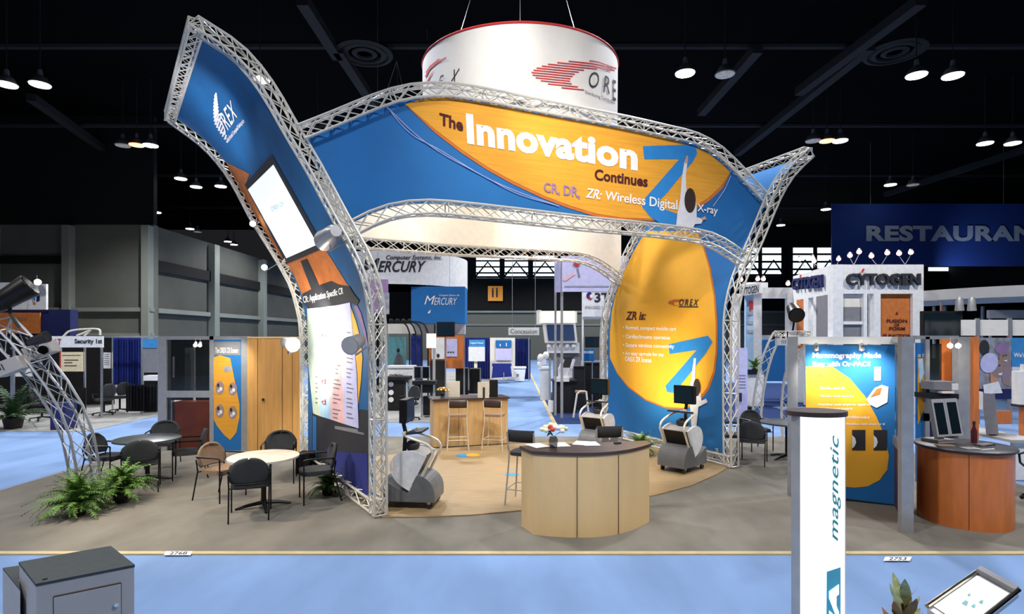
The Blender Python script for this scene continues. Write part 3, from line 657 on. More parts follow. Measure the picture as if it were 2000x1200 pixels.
# bar stools
def make_stool(label, mat_leg='tube_cream', pad='tan_pad'):
    t = thing('bar_stool', label, 'stool', group='bar stools')
    MB().prism([(.2*math.copysign(abs(math.cos(a))**.5, math.cos(a)), .19*math.copysign(abs(math.sin(a))**.5, math.sin(a))) for a in [2*PI*k/20 for k in range(20)]], .73, .78).build('seat', pad, t)
    rows = [[(.2*x, -.2-.03*u+.03*x*x, .93+.17*u) for x in [-1+k/4 for k in range(9)]] for u in (0, .5, 1)]
    b = MB().grid(rows).build('backrest', 'brown_top' if pad == 'tan_pad' else pad, t, True); sm = b.modifiers.new('thickness', 'SOLIDIFY'); sm.thickness = .025
    for sx in (-1, 1):
        MB().tube([(sx*.23, .22, .004), (sx*.18, .17, .73)], .012, 6).build('leg', mat_leg, t, True)
        MB().tube(spline([(sx*.23, -.24, .004), (sx*.185, -.18, .7), (sx*.19, -.2, .85), (sx*.2, -.22, 1.08)], None, 4), .012, 6).build('leg', mat_leg, t, True)
    MB().tube([(.215, .205, .25), (-.215, .205, .25), (-.215, -.215, .25), (.215, -.215, .25)], .009, 6, close=True).build('footrest', mat_leg, t, True)
    return t
st0 = make_stool('bar stool with tan seat, left one at the wooden rear bar counter'); p = G(894, 880); st0.location = p; st0.rotation_euler = (0, 0, .12)
p = G(967, 879); dup(st0, p, -.25, 'bar stool with tan seat, right one at the wooden rear bar counter')
st2 = make_stool('dark bar stool standing behind the left end of the reception counter', 'frame_silver', 'charcoal'); st2.location = G(1026, 985); st2.rotation_euler = (0, 0, -.35)
dup(st2, (1.42, 8.75, 0), .15, 'dark bar stool whose back rises behind the middle of the reception counter')
# rear bar counter
rc = thing('bar_counter', 'straight light wood bar counter with dark top and two stools', 'counter', (-.9, 12.6, .03))
a, b = G(847, 877), G(992, 869); dirx = (b-a).normalized(); nrm = Vector((-dirx.y, dirx.x, 0)); L_ = (b-a).length
def ob_box(m, u0, u1, v0, v1, z0, z1): return m.hexa([a+dirx*u+nrm*v+Vector((0, 0, z)) for z in (z0, z1) for u, v in ((u0, v0), (u1, v0), (u1, v1), (u0, v1))])
ob_box(MB(), 0, L_, 0, .55, .03, 1.04).build('body', 'light_wood', rc, world=True); ob_box(MB(), -.03, L_+.03, -.05, .6, 1.04, 1.08).build('countertop', 'brown_top', rc, world=True)
for u in (.33, .66): ob_box(MB(), L_*u-.003, L_*u+.003, -.004, .01, .05, 1.03).build('panel_joint', 'seam', rc, world=True)
tag(MB().prect(876, 745, 898, 778, 12.9, .02).build('display_board', 'offwhite'), 'cream display board standing behind the flowers on the rear bar', 'board')
t = thing('display_board', 'cream display board with dark slot on the rear bar', 'board', W(944, 778, 12.75)); MB().prect(933, 747, 955, 778, 12.75, .03).build('board', 'offwhite', t, world=True); MB().prect(943, 757, 947, 778, 12.74, .012).build('slot', 'ink', t, world=True)
tag(MB().prect(956, 743, 972, 778, 12.9, .2).build('computer_case', 'black'), 'black upright box at the right end of the rear bar', 'box')
# flower arrangements
def flowers(label, loc, s, cols, glass=True):
    t = thing('flower_vase', label, 'flowers', loc)
    MB().lathe([(.05*s, 0), (.06*s, .1*s), (.04*s, .14*s)], n=14).build('vase', 'glass', t, True)
    for k in range(22):
        a, e = k*2.4, .25+.5*random.random(); r = .16*s*math.sqrt((k+.5)/22); c_ = Vector((r*math.cos(a), r*math.sin(a), s*(.26-.5*r*r/(s*s)*4+.03*random.random())))
        MB().ball(c_, (.034*s, .034*s, .028*s), 7).build('blossom', cols[k % len(cols)], t, True)
    for k in range(14):
        a = k*2.1; d = Vector((math.cos(a), math.sin(a), 0)); b_ = Vector((0, 0, .14*s)); q = b_+d*.19*s+Vector((0, 0, .03*s)); n_ = Vector((-d.y, d.x, 0))*.025*s
        MB().add([b_, b_+d*.1*s+n_+Vector((0, 0, .06*s)), q, b_+d*.1*s-n_+Vector((0, 0, .06*s))], [(0, 1, 2, 3)]).build('leaf', 'fern_dark', t)
    return t
mk('petal_cream', (236, 232, 190), .6); mk('petal_red', (206, 70, 62), .6); mk('petal_yellow', (232, 222, 110), .6); mk('petal_orange', (210, 90, 40), .6)
flowers('cream and red flower bouquet in glass vase on the reception counter', (.0, 0, 0), 1.0, ['petal_cream', 'petal_cream', 'white', 'petal_red']).location = (.52, 7.22, 1.045)
flowers('yellow and orange flowers on the left end of the rear bar', W(864, 778, 12.75), .8, ['petal_yellow', 'petal_orange', 'fern'])
# reception counter
RC = thing('reception_counter', 'curved maple reception counter with dark brown top, nearest centre of the booth', 'counter', (.9, 7.3, 0))
A_, B_, C_ = Vector((.12, 7.34)), Vector((.26, 7.03)), Vector((1.80, 7.52))
arc = [B_.lerp(C_, k/24)+Vector((.30, -1)).normalized()*.36*math.sin(PI*(k/24))**.9*.9 for k in range(25)]
foot = [tuple(A_)]+[tuple(p) for p in arc]+[(1.78, 7.72)]
cx_, cy_ = .95, 7.35
def infl(P, s): return [(cx_+(x-cx_)*s, cy_+(y-cy_)*s) for x, y in P]
MB().prism(foot, .012, 1.0).build('body', 'maple', RC, world=True)
MB().prism(infl(foot, 1.03), 1.0, 1.04).build('countertop', 'brown_top', RC, world=True)
for px in (1131, 1212):
    k = (px-1000)/F
    for p, q in zip(arc, arc[1:]):
        if p.x/p.y <= k < q.x/q.y: pt = p
    MB().box((pt.x, pt.y-.003, .5), (.006, .012, .97)).build('door_joint', 'seam', RC, world=True)
for i, (x, y, r) in enumerate(((.62, 7.42, .2), (.92, 7.52, -.3), (1.02, 7.48, .1), (.33, 7.35, .5))):
    tag(MB().box((x, y, 1.0435+.0006*i), (.21, .28, .003), rz=r).build('paper_sheet', 'white'), ('white paper sheet lying behind the vase on the reception counter', 'white paper sheet, middle of the counter top, tilted', 'white paper sheet overlapping another right of the bouquet', 'paper at the left corner of the reception counter')[i], 'paper')
tag(MB().box((1.38, 7.5, 1.05), (.09, .05, .018), rz=.4).build('business_card_tray', 'ink'), 'small dark card tray near the right end of the reception counter', 'tray')
for px, py, lb in ((912, 890, 'blue and yellow floor sticker in front of the rear bar stools'), (1008, 927, 'blue oval floor sticker behind the reception counter')):
    h = table_hit(.033); t = thing('floor_decal', lb, 'sticker', G(px, py, .033)); shape(ell(px-8, py, 14, 3, 16), h, 'cyanish', t, 0, 'sticker_oval')
    if px < 1000: shape(ell(px+12, py-1, 14, 3, 16), h, 'yellow', t, .001, 'sticker_oval')
# mobile readers
def make_cart(label):
    t = thing('imaging_cart', label, 'machine', group='wheeled imaging carts'); w = .27
    # base (side profile in y,z; front is -y)
    prof = [(-.42, .1), (-.42, .2)]+[(-.42+.26*(1-math.cos(a)), .2+.27*math.sin(a)) for a in [PI/2*k/8 for k in range(1, 9)]]+[(-.03, .22), (.1, .28), (.34, .4), (.36, .1)]
    MB().prism(prof, -w, w, 'yz').build('base', 'grey_plastic', t)
    MB().box((0, -.02, .09), (.44, .6, .03)).build('chassis', 'dark_plastic', t)
    for sx in (-1, 1):
        for y in (-.33, .27):
            c = MB(); c.tube([(sx*.22-.015, y, .05), (sx*.22+.015, y, .05)], .05, 14); cw = c.build('caster', 'dark_plastic', t, True)
            MB().box((sx*.22, y, .09), (.045, .05, .05)).build('fork', 'steel', cw)
    # reader drum: straight slanted front, rounded rear
    f0, f1 = Vector((-.06, .25)), Vector((-.30, .74)); n_ = Vector((.9, .44)).normalized(); mid_ = (f0+f1)/2; ax = (f1-f0)/2
    D = [f0, f1]+[mid_+ax*math.cos(a)+n_*.42*math.sin(a)**.8 for a in [PI*k/14 for k in range(1, 14)]]
    for sx in (-1, 1): MB().prism([tuple(p) for p in D], sx*w, sx*(w-.03), 'yz').build('side_panel', 'white_plastic', t, True)
    D2 = [mid_+(p-mid_)*.93 for p in D[2:]]; D2 = [mid_+ax*.93+n_*.02]+D2+[mid_-ax*.93+n_*.02]
    MB().prism([tuple(p) for p in D2], -w+.03, w-.03, 'yz').build('housing', 'kiosk_grey', t, True)
    u = (f1-f0).normalized()
    q = [f0+u*.03+n_*.01, f1-u*.03+n_*.01, f1-u*.03+n_*.05, f0+u*.03+n_*.05]
    MB().prism([tuple(p) for p in q], -w+.03, w-.03, 'yz').build('front_plate', 'frame_black', t)
    MB().box((0, f0.x-.05+.02, f0.y+.13), (w*1.7, .06, .05), rx=.4).build('cassette_tray', 'dark_plastic', t)
    for sx in (-1, 1):
        MB().tube(spline([(sx*.24, -.2, .4), (sx*.24, -.33, .66), (sx*.24, -.385, .78), (sx*.23, -.3, .9), (sx*.2, .0, 1.0), (sx*.1, .08, 1.03)], None, 4), .02, 8).build('handle_tube', 'tube_cream', t, True)
    MB().tube([(-.11, .08, 1.03), (.11, .08, 1.03)], .02, 8).build('cross_tube', 'tube_cream', t, True)
    MB().tube([(0, .1, .7), (0, .08, 1.03), (0, .12, 1.2)], .03, 8).build('monitor_arm', 'dark_plastic', t, True)
    MB().box((0, -.1, 1.05), (.4, .22, .03), rx=-.12).build('keyboard_shelf', 'dark_plastic', t)
    mo = MB().box((0, .06, 1.35), (.4, .1, .33), taper=1).build('monitor', 'frame_black', t); MB().box((0, .006, 1.35), (.35, .006, .28)).build('screen', 'screen_dark', mo)
    MB().box((.08, -.08, 1.08), (.07, .04, .03)).build('mouse', 'white_plastic', t); MB().ball((0, -.03, .84), (.12, .1, .09), 10).build('cable_cover', 'dark_plastic', t, True)
    return t
ct = make_cart('imaging cart with grey base and white drum in front of the yellow banner'); ct.location = (3.12, 10.45, .03); ct.rotation_euler = (0, 0, .12)
ct.rotation_euler = (0, 0, -.82)
dup(ct, (-1.46, 8.28, .03), PI/2-.12, 'imaging cart beside the tall banner tower, seen from its side, screen edge-on')
dup(ct, (1.83, 12.1, .03), -.62, 'imaging cart behind the reception counter left of the yellow banner')
# ---------------------------------------------------------------- leaning truss masts with projectors
def mast(label, pts, d, size, loc_px):
    t = thing('truss_mast', label, 'truss', G(*loc_px)); P = [W(x, y, d) for x, y in pts]; P[0].z = .02
    truss('mast_truss', P, (.55, .83, 0), size, t, 'truss_grey', .02, .008); return t
t = mast('curved free-standing truss mast leaning left out of the ferns', [(166, 968), (165, 935), (162, 900), (151, 850), (131, 800), (106, 760), (64, 706), (26, 664), (-2, 636)], 8.9, .3, (166, 968))
MB().lathe([(.35, 0), (.35, .02)], n=24).build('base_plate', 'steel', t)
def projector(label, c, d, rz, ry=0, mat='kiosk_grey', lens=True):
    t = thing('projector', label, 'projector', c, rz); R_ = ry
    b = MB().box((0, 0, 0), d, ry=R_).build('housing', mat, t)
    if lens: MB().tube([(d[0]*.25, -d[1]/2-.03, 0), (d[0]*.25, -d[1]/2+.01, 0)], d[2]*.36, 14).build('lens', 'black_gloss', t)
    MB().tube([(0, 0, d[2]/2), (0, 0, d[2]/2+.16)], .015, 6).build('clamp', 'frame_black', t)
    for k in range(3): MB().box((-d[0]*.3+k*.04, -d[1]/2-.002, 0), (.012, .008, d[2]*.5), ry=R_).build('vent', 'dark_plastic', b)
    return t
projector('grey box projector clamped to the far side of the leaning mast', W(82, 684, 9.1), (.36, .34, .2), .3, -.42)
projector('grey box projector in front of the leaning mast at the picture edge', W(22, 716, 8.6), (.36, .34, .2), .3, -.42, lens=False)
def par_can(label, p, aim, s=1.0, glow=None, on=None, mat='frame_black'):
    t = thing('stage_light', label, 'spotlight', p); d = (Vector(aim)-Vector(p)).normalized(); e = d*.16*s
    MB().tube([-e, -e*.6, e*.2, e, e*1.02], [.05*s, .075*s, .085*s, .1*s, .1*s], 14).build('can', mat, t, True)
    MB().tube([e*1.03, e*1.06], .088*s, 14).build('lens', glow or 'black_gloss', t)
    MB().tube([Vector((0, 0, 0)), Vector((0, 0, -.14*s)), on-Vector(p) if on else Vector((0, 0, -.2*s))], .012*s, 6).build('yoke', mat, t)
    return t
par_can('black theatre spotlight on the arm above the leaning mast', W(20, 580, 8.9), W(60, 557, 9.0), 1.9, on=W(38, 640, 8.9))
par_can('small black lamp under the theatre spotlight on the leaning mast', W(74, 664, 8.7), W(100, 655, 8.7), .9, on=W(50, 660, 8.8), mat='dark_plastic')
t = thing('truss_mast', 'smaller truss arch behind the right booth table carrying a projector', 'truss', G(1508, 848))
for pts in ([(1480, 850), (1478, 815), (1482, 770), (1492, 720), (1503, 685), (1519, 652)], [(1536, 850), (1535, 800), (1537, 760), (1546, 718), (1559, 685), (1572, 652)]):
    P = [W(x, y, 14) for x, y in pts]; P[0].z = .02; truss('leg_truss', P, (.3, .95, 0), .19, t, 'truss', .018, .008, xlace=False)
truss('top_truss', [W(1515, 652, 14), W(1580, 652, 14)], (0, 0, 1), .12, t, 'truss', .015, .007)
projector('white projector hanging under the smaller truss arch', W(1538, 668, 13.85), (.5, .4, .17), -.3, 0, 'white_plastic')
par_can('black spotlight on top of the smaller truss arch', W(1551, 607, 14), W(1566, 635, 13.2), 1.9, on=W(1548, 648, 14))
# lamps clamped on the banner towers
par_can('blazing floodlight on a stem beside the tall banner tower, aimed at its price list', W(563, 671, 9.4), W(650, 700, 8.2), 1.2, 'lamp_warm', on=W(592, 674, 10.9), mat='steel')
par_can('grey floodlight on the tall banner tower next to the lower screen corner', W(645, 461, 7.7), W(600, 500, 8.6), 1.5, on=W(690, 462, 7.76), mat='frame_silver')
par_can('round grey floodlight clamped to the tall banner tower at eye height', W(695, 669, 7.55), W(660, 690, 7.0), 1.2, 'kiosk_grey', on=W(732, 668, 7.7), mat='frame_silver')
par_can('lit warm floodlight left of the tall banner tower below its screen', W(517, 522, 10.9), W(505, 530, 9.5), .6, 'lamp_white', on=W(548, 512, 11.1), mat='steel')
par_can('small bulb lamp on the outer edge of the tall banner tower', W(494, 437, 11), W(488, 440, 10), .6, 'lamp_warm', on=W(505, 435, 11.1), mat='steel')
lamp('SPOT', 'flood_beam', W(578, 672, 9.05), W(636, 668, 9.9), 420, (1, .96, .85), .04, 125, .8)
lamp('POINT', 'flood_spill', W(556, 660, 8.95), None, 60, (1, .93, .75), .05)
# ================================================================ left side wall of the booth: glass cabinet, poster, wooden closet
d = 12.2; gb = 882
kit('glass_display_wall', 'silver framed glass display wall over a dark cherry cabinet left of the orange poster', 'display case',
    [('post', 'frame_silver', 308, 657, 325, gb, d, .16), ('post', 'frame_silver', 409, 657, 417, gb, d, .1), ('post', 'frame_silver', 471, 657, 483, gb, d, .16),
     ('top_rail', 'frame_silver', 325, 657, 471, 664, d, .1), ('middle_rail', 'frame_silver', 325, 764, 409, 777, d, .1),
     ('glass_pane', 'glass', 325, 664, 409, 764, d+.04, .01), ('glass_pane', 'glass', 325, 777, 340, gb, d+.04, .01), ('cabinet_panel', 'dark_cherry', 336, 786, 409, gb, d+.05, .4),
     ('back_panel', 'black', 320, 664, 409, 782, d+1.2, .04)])
kit('equipment_rack', 'dim grey equipment column standing inside the glass display wall', 'rack', [('column', 'grey_panel', 361, 680, 372, 770, d+.6, .2), ('tube', 'wall_white', 377, 678, 380, 790, d+.5, .04), ('tube', 'wall_white', 337, 697, 339, 738, d+.5, .04)])
for i, (px, lb) in enumerate(((391, 'small lit halogen lamp at the top of the glass display wall, one of two'), (382, 'small lit halogen lamp beside another inside the glass wall top'))):
    par_can(lb, W(px, 672, 11.95), W(px-2, 680, 11.8), .42, 'lamp_white', on=W(px, 661, 12.2), mat='steel')
pt = thing('poster_banner', 'narrow blue poster with an orange oval and four photos beside the wooden door', 'poster', W(444, gb, d+.02))
pb = MB().prect(417, 664, 471, gb, d+.02, .03).build('poster_panel', 'blue', pt, world=True); PH = plane_hit(d+.02)
shape(rectp(418, 668, 470, 694), PH, 'grey_panel', pb, .004)
shape([(418, 698), (430, 694), (450, 700), (458, 740), (468, 790), (468, 815), (462, 845), (450, 860), (438, 850), (424, 832), (418, 820)], PH, 'orange', pb, .008)
text('The OREX CR Scanner', tq(421, 679, 466, 690), PH, 'white', pb, .012, bold=.01)
for x, y in ((430, 758), (455, 760), (430, 803), (455, 806)): shape(ell(x, y, 8.5, 13, 14), PH, 'photo_skin', pb, .012, 'printed_photo'); shape(ell(x+2, y+2, 3, 4, 8), PH, 'white', pb, .016, 'printed_photo'); shape(ell(x-3, y-5, 2.5, 4, 8), PH, 'hair', pb, .016, 'printed_photo'); shape(ell(x-2, y+6, 3, 3, 8), PH, 'lilac', pb, .016, 'printed_photo')
shape(rectp(438, 716, 452, 727), PH, 'photo_grey', pb, .012, 'printed_photo')
lamp('SPOT', 'poster_spot', W(440, 650, 11.4), W(445, 725, 12.2), 80, (1, .95, .82), .03, 80, 1)
lamp('SPOT', 'closet_spot', W(520, 560, 10.2), W(520, 740, 12.2), 60, WARM, .1, 90, 1)
wc = thing('wooden_closet', 'light wood panelled closet wall with a door behind the floodlight', 'closet', W(536, gb, d))
for x0, x1 in ((483, 503), (504, 551), (552, 571), (571.6, 590)): 
    o = MB().prect(x0, 658, x1-.5, gb+2, d, .12).build('door' if x0 == 504 else 'panel', 'door_wood', wc, world=True)
    if x0 == 504: MB().tube([W(514, 781, d), W(514, 781, d-.07)], .03, 12).build('handle', 'chrome', o, world=True)
MB().prect(483, 658, 591, 661, d-.02, .16).build('top_rail', 'maple', wc, world=True)
t = tag(MB().prect(577, 888, 603, 926, 10.1, .35).build('waste_bin', 'black'), 'small black bin behind the right chair at the tall banner tower', 'bin')
# ================================================================ right booth: panel, posts, counter
P1, P2, P3 = Vector((4.36, 8.82)), Vector((5.53, 8.27)), Vector((4.93, 7.1))
rw = thing('framed_panel_wall', 'silver framed wall with white top beam holding the blue and yellow mammography poster', 'display wall', (P1.x, P1.y, 0))
def vbox(m, a, b, z0, z1, th):
    d_ = (b-a).normalized(); n_ = Vector((-d_.y, d_.x))*th/2
    return m.prism([tuple(a-n_), tuple(b-n_), tuple(b+n_), tuple(a+n_)], z0, z1)
vbox(MB(), P1-Vector((.1, -.05)), P1+Vector((.03, -.015)), .012, 2.44, .12).build('post', 'frame_silver', rw, world=True)
vbox(MB(), P2, P2+Vector((.12, -.05)), .012, 2.44, .1).build('post', 'frame_silver', rw, world=True)
vbox(MB(), P3-Vector((.13, .0)), P3+Vector((.02, -.0)), .012, 2.44, .07).build('post', 'frame_silver', rw, world=True)
vbox(MB(), P1, P2, 2.33, 2.44, .12).build('top_beam', 'white', rw, world=True); vbox(MB(), P2, P3, 2.36, 2.44, .1).build('top_beam', 'frame_silver', rw, world=True)
vbox(MB(), P2, P3, .9, 1.02, .08).build('middle_rail', 'frame_silver', rw, world=True); vbox(MB(), P2, P3, 1.02, 2.36, .012).build('glass_pane', 'glass', rw, world=True)
vbox(MB(), P2, P3, .02, .9, .04).build('lower_panel', 'dark_cherry', rw, world=True)
MPH = plane_hit(10.82, -.47)
mp_ = thing('poster_banner', 'large blue and yellow poster with white heading about mammography in the silver frame', 'poster', MPH(1660, 980)[0])
rows = [[MPH(x, y0+(y1-y0)*k/4)[0] for x, y0, y1 in ((1573, 674, 966), (1620, 674, 972), (1680, 674, 980), (1748, 674, 988))] for k in range(5)]
mb_ = MB().grid(rows).build('poster_fabric', 'blue', mp_, world=True)
MB().tube([MPH(1573, 967)[0], MPH(1749, 989)[0]], .018, 8).build('bottom_bar', 'frame_black', mp_, world=True)
def ms(p, m, o_=.006, n='printed_shape'): return shape(p, MPH, m, mb_, o_, n)
ms(rectp(1574, 675, 1747, 712), 'mauve', .004) if 0 else None
ms([(1574, 716), (1625, 716), (1660, 740), (1690, 775), (1712, 815), (1727, 850), (1736, 890), (1733, 918), (1718, 938), (1695, 950), (1670, 953), (1640, 950), (1574, 930)], 'yellow')
text('Mammography Made', tq(1587, 689, 1721, 703), MPH, 'white', mb_, .012, bold=.035); text('Easy with Or-PACS', tq(1587, 706, 1700, 719), MPH, 'white', mb_, .012, bold=.035)
for y, x0, x1 in ((758, 1600, 1650), (774, 1600, 1668), (791, 1598, 1700), (799, 1600, 1665), (815, 1652, 1698), (829, 1652, 1728)): text('Workflow made simple for digital studies'[:int((x1-x0)/2.8)], tq(x0, y-3, x1, y+3), MPH, 'white', mb_, .012, bold=.01)
text('OREX', tq(1593, 730, 1607, 736), MPH, 'ink', mb_, .012, shear=.3)
for x in (1664, 1706):
    ms(rectp(x, 840, x+26, 880), 'ink', .012, 'printed_photo'); ms([(x, 850), (x+6, 856), (x+8, 864), (x+5, 872), (x, 876)], 'wall_white', .018, 'printed_photo')
ms([(1692, 780), (1708, 758), (1722, 752), (1735, 756), (1733, 786), (1712, 797), (1698, 790)], 'wall_white', .012, 'printed_photo'); ms([(1700, 776), (1712, 760), (1722, 757), (1718, 770)], 'burnt', .018, 'printed_photo'); ms(rectp(1707, 717, 1720, 744), 'wall_white', .012, 'printed_photo')
for i, (px, lb) in enumerate(((1594, 'small lit spotlight over the left half of the mammography poster'), (1683, 'small lit spotlight over the right half of the mammography poster'), (1764, 'small lit lamp beside the tall silver post top'))):
    dd = MPH(px, 676)[0].y-.25; par_can(lb, W(px, 677, dd), W(px, 686, dd+.1), .42, 'lamp_warm', on=W(px, 664, dd+.2), mat='steel')
    if i < 2: lamp('SPOT', 'poster_spot', W(px, 680, dd-.22), W(px+14, 745, dd+.3), 110, (1, .96, .85), .03, 75, 1)
# round cherry counter
OC = thing('round_counter', 'round orange cherry wood counter with dark top at the silver post', 'counter', (5.99, 7.6, .012))
MB().lathe([(.515, 0), (.515, .96)], n=56).build('body', 'cherry', OC, True); MB().lathe([(.54, .96), (.555, .975), (.555, .99), (.54, 1.0)], n=56).build('countertop', 'dark_top', OC, True)
for dx in (1900,):
    k = (dx-1000)/F; a = math.atan2(-.5, -.32); MB().box((.515*math.cos(a), .515*math.sin(a), .48), (.006, .008, .94), rz=a+PI/2).build('door_joint', 'seam', OC)
t = thing('dual_monitor', 'pair of tall grey-framed monitors side by side on the round counter', 'monitor', (5.83, 7.72, 1.012), .28)
for x in (-.115, .115):
    h = MB().box((x, 0, .34), (.225, .06, .5), rx=-.18).build('monitor_housing', 'kiosk_grey', t); MB().box((x, -.031, .335), (.165, .006, .42), rx=-.18).build('screen', 'screen_dark', h)
MB().box((0, .1, .02), (.3, .24, .04)).build('stand_foot', 'kiosk_grey', t); MB().box((0, .08, .12), (.1, .06, .2)).build('stand_neck', 'kiosk_grey', t)
t = thing('bottle', 'dark red and green bottle standing on the round counter', 'bottle', (6.22, 7.72, 1.012)); MB().lathe([(.035, 0), (.037, .15), (.015, .22), (.015, .26)], n=14).build('glass_body', 'maroon', t, True); MB().lathe([(.018, .25), (.018, .29)], n=12).build('bottle_cap', 'ink', t)
for i, (x, y, sx, sy, m_, lb, nm) in enumerate(((5.66, 7.5, .2, .1, 'tan_pad', 'tan leaflet at the left edge of the round counter', 'leaflet'), (5.82, 7.3, .16, .14, 'grey_panel', 'grey leaflet in front of the tall monitors on the round counter', 'leaflet'),
        (6.0, 7.3, .2, .13, 'white', 'white-framed tablet pad near the front of the round counter', 'tablet'), (6.22, 7.55, .26, .12, 'ink', 'black keyboard behind the white-framed pad on the round counter', 'keyboard'), (6.12, 7.45, .1, .06, 'ink', 'small black handset between pad and keyboard on the round counter', 'handset'))):
    t = thing(nm, lb, nm, (x, y, 1.012), .2*(i-1)); MB().box((0, 0, .006), (sx, sy, .01)).build('sheet' if nm == 'leaflet' else 'casing', m_, t)
    if nm == 'tablet': MB().box((0, 0, .013), (sx*.8, sy*.75, .004)).build('screen', 'dark_top', t)
    if nm == 'keyboard': MB().box((0, 0, .013), (sx*.92, sy*.8, .006)).build('key_block', 'grey_plastic', t)
# wall pieces behind the round counter
d = 9.6; by = 658+2.43*F/d
kit('partition_wall', 'silver framed partition with dark glass and cherry panel behind the tall monitors', 'partition', [('poster_strip', 'blue', 1790, 670, 1808, by, d-.05, .03), ('post', 'frame_silver', 1808, 658, 1816, by, d-.1, .12), ('glass_pane', 'glass', 1816, 672, 1839, 808, d, .02),
    ('lower_panel', 'navy', 1816, 822, 1873, by, d, .04), ('middle_rail', 'frame_silver', 1808, 808, 1840, 823, d-.1, .08), ('cherry_panel', 'cherry', 1839, 662, 1873, by, d+.3, .05), ('post', 'frame_silver', 1872, 658, 1895, by, d-.1, .14), ('orange_post', 'cherry', 1895, 658, 1912, by, d, .14), ('top_rail', 'frame_silver', 1790, 656, 1873, 663, d-.1, .1)])
shape([(1792, 700), (1803, 700), (1805, 760), (1804, 800), (1792, 830)], plane_hit(d-.05), 'yellow', bpy.data.objects['poster_strip'], .006); shape([(1792, 705), (1801, 700), (1804, 730), (1795, 750)], plane_hit(d-.05), 'pale_blue', bpy.data.objects['poster_strip'], .012)
text('as it', tq(1792, 690, 1804, 698), plane_hit(d-.05), 'white', bpy.data.objects['poster_strip'], .01)
kit('printer', 'grey desktop printer on a black shelf in front of the cherry partition panel', 'printer', [('casing', 'grey_panel', 1824, 746, 1866, 762, d-.4, .3), ('side_cover', 'wall_white', 1860, 750, 1872, 762, d-.42, .3), ('tray', 'wall_white', 1840, 765, 1864, 769, d-.45, .2), ('shelf', 'black', 1820, 770, 1873, 780, d-.4, .4)])
for px, lb in ((1856, 'lit halogen lamp above the cherry partition, first of a pair'), (1872, 'lit halogen lamp above the cherry partition, beside the grey post')):
    par_can(lb, W(px, 674, 9.1), W(px-2, 680, 8.9), .42, 'lamp_warm', on=W(px, 660, 9.5), mat='steel')
lamp('SPOT', 'partition_spot', W(1862, 682, 9.0), W(1855, 730, 9.9), 25, WARM, .03, 90, 1)
d = 12.5; ph = plane_hit(d)
t = thing('photo_mural', 'large photo mural of two smiling women in surgical caps', 'mural', W(1944, 780, d)); pm = MB().prect(1912, 660, 1977, 780, d, .05).build('mural_panel', 'photo_grey', t, world=True)
for i, (p, m_) in enumerate(((rectp(1912, 760, 1977, 780), 'navy'), (ell(1922, 680, 10, 16, 14), 'charcoal'), ([(1950, 705), (1974, 705), (1972, 755), (1958, 750)], 'photo_skin'), (ell(1961, 697, 11, 18, 22), 'photo_skin'), (ell(1956, 681, 14, 10, 20, -.3), 'mauve'),
        ([(1932, 725), (1950, 725), (1948, 752), (1934, 756)], 'skin'), (ell(1945, 720, 12, 19, 22, -.15), 'photo_skin'), (ell(1930, 709, 17, 20, 22, .4), 'lilac'), ([(1918, 752), (1948, 745), (1956, 768), (1920, 770)], 'wall_white'),
        (ell(1950, 714, 1.8, 1.6, 8), 'hair'), (ell(1963, 694, 1.5, 1.4, 8), 'hair'), (ell(1957, 695, 1.4, 1.4, 8), 'hair'), ([(1946, 730), (1955, 728), (1953, 733), (1948, 733)], 'white'), ([(1956, 704), (1965, 703), (1962, 707)], 'white'))):
    shape(p, ph, m_, pm, .006+.003*i, 'printed_photo')
t = kit('poster_panel_board', 'blue poster beginning with the words We are at the picture edge', 'poster', [('board', 'cyanish', 1977, 660, 2030, 716, d-.02, .04), ('lower_board', 'white', 1977, 700, 2030, 760, d, .03)])
text("We're", tq(1979, 689, 2006, 698), plane_hit(d-.02), 'white', [c for c in t.children if c.name.startswith('board')][0], .008, bold=.03)
kit('medical_device', 'white boxy medical device at the picture edge beside the mural', 'machine', [('housing', 'wall_white', 1993, 726, 2044, 792, 10.2, .18), ('base_plate', 'ink', 1992, 791, 2046, 796, 10.2, .19), ('top_knob', 'white_plastic', 1998, 712, 2006, 726, 10.25, .06)])
kit('pedestal_cabinet', 'cherry wood pedestal at the picture edge under the white device', 'cabinet', [('body', 'cherry', 2004, 796, 2050, 658+2.43*F/10.2, 10.22, .15)])
kit('desk', 'pale grey desk behind the round counter beside the mural', 'desk', [('desktop', 'kiosk_grey', 1975, 860, 2040, 865, 9.6, 1.3), ('front_panel', 'wall_white', 1978, 865, 2038, 658+2.43*F/9.7, 9.7, .05), ('shelf_back', 'cherry', 1946, 803, 1976, 829, 11.6, .05)])
t = thing('crt_monitor', 'grey computer monitor seen from behind beside the mural', 'monitor', W(1933, 856, 10)); MB().hexa([W(1926, 849, 10), W(1950, 849, 10), W(1950, 842, 10.4), W(1926, 842, 10.4), W(1917, 768, 10), W(1943, 770, 10), W(1943, 770, 10.4), W(1917, 768, 10.4)]).build('monitor_back', 'grey_panel', t, world=True); MB().prect(1915, 766, 1920, 800, 9.98, .3).build('screen_rim', 'wall_white', t, world=True)
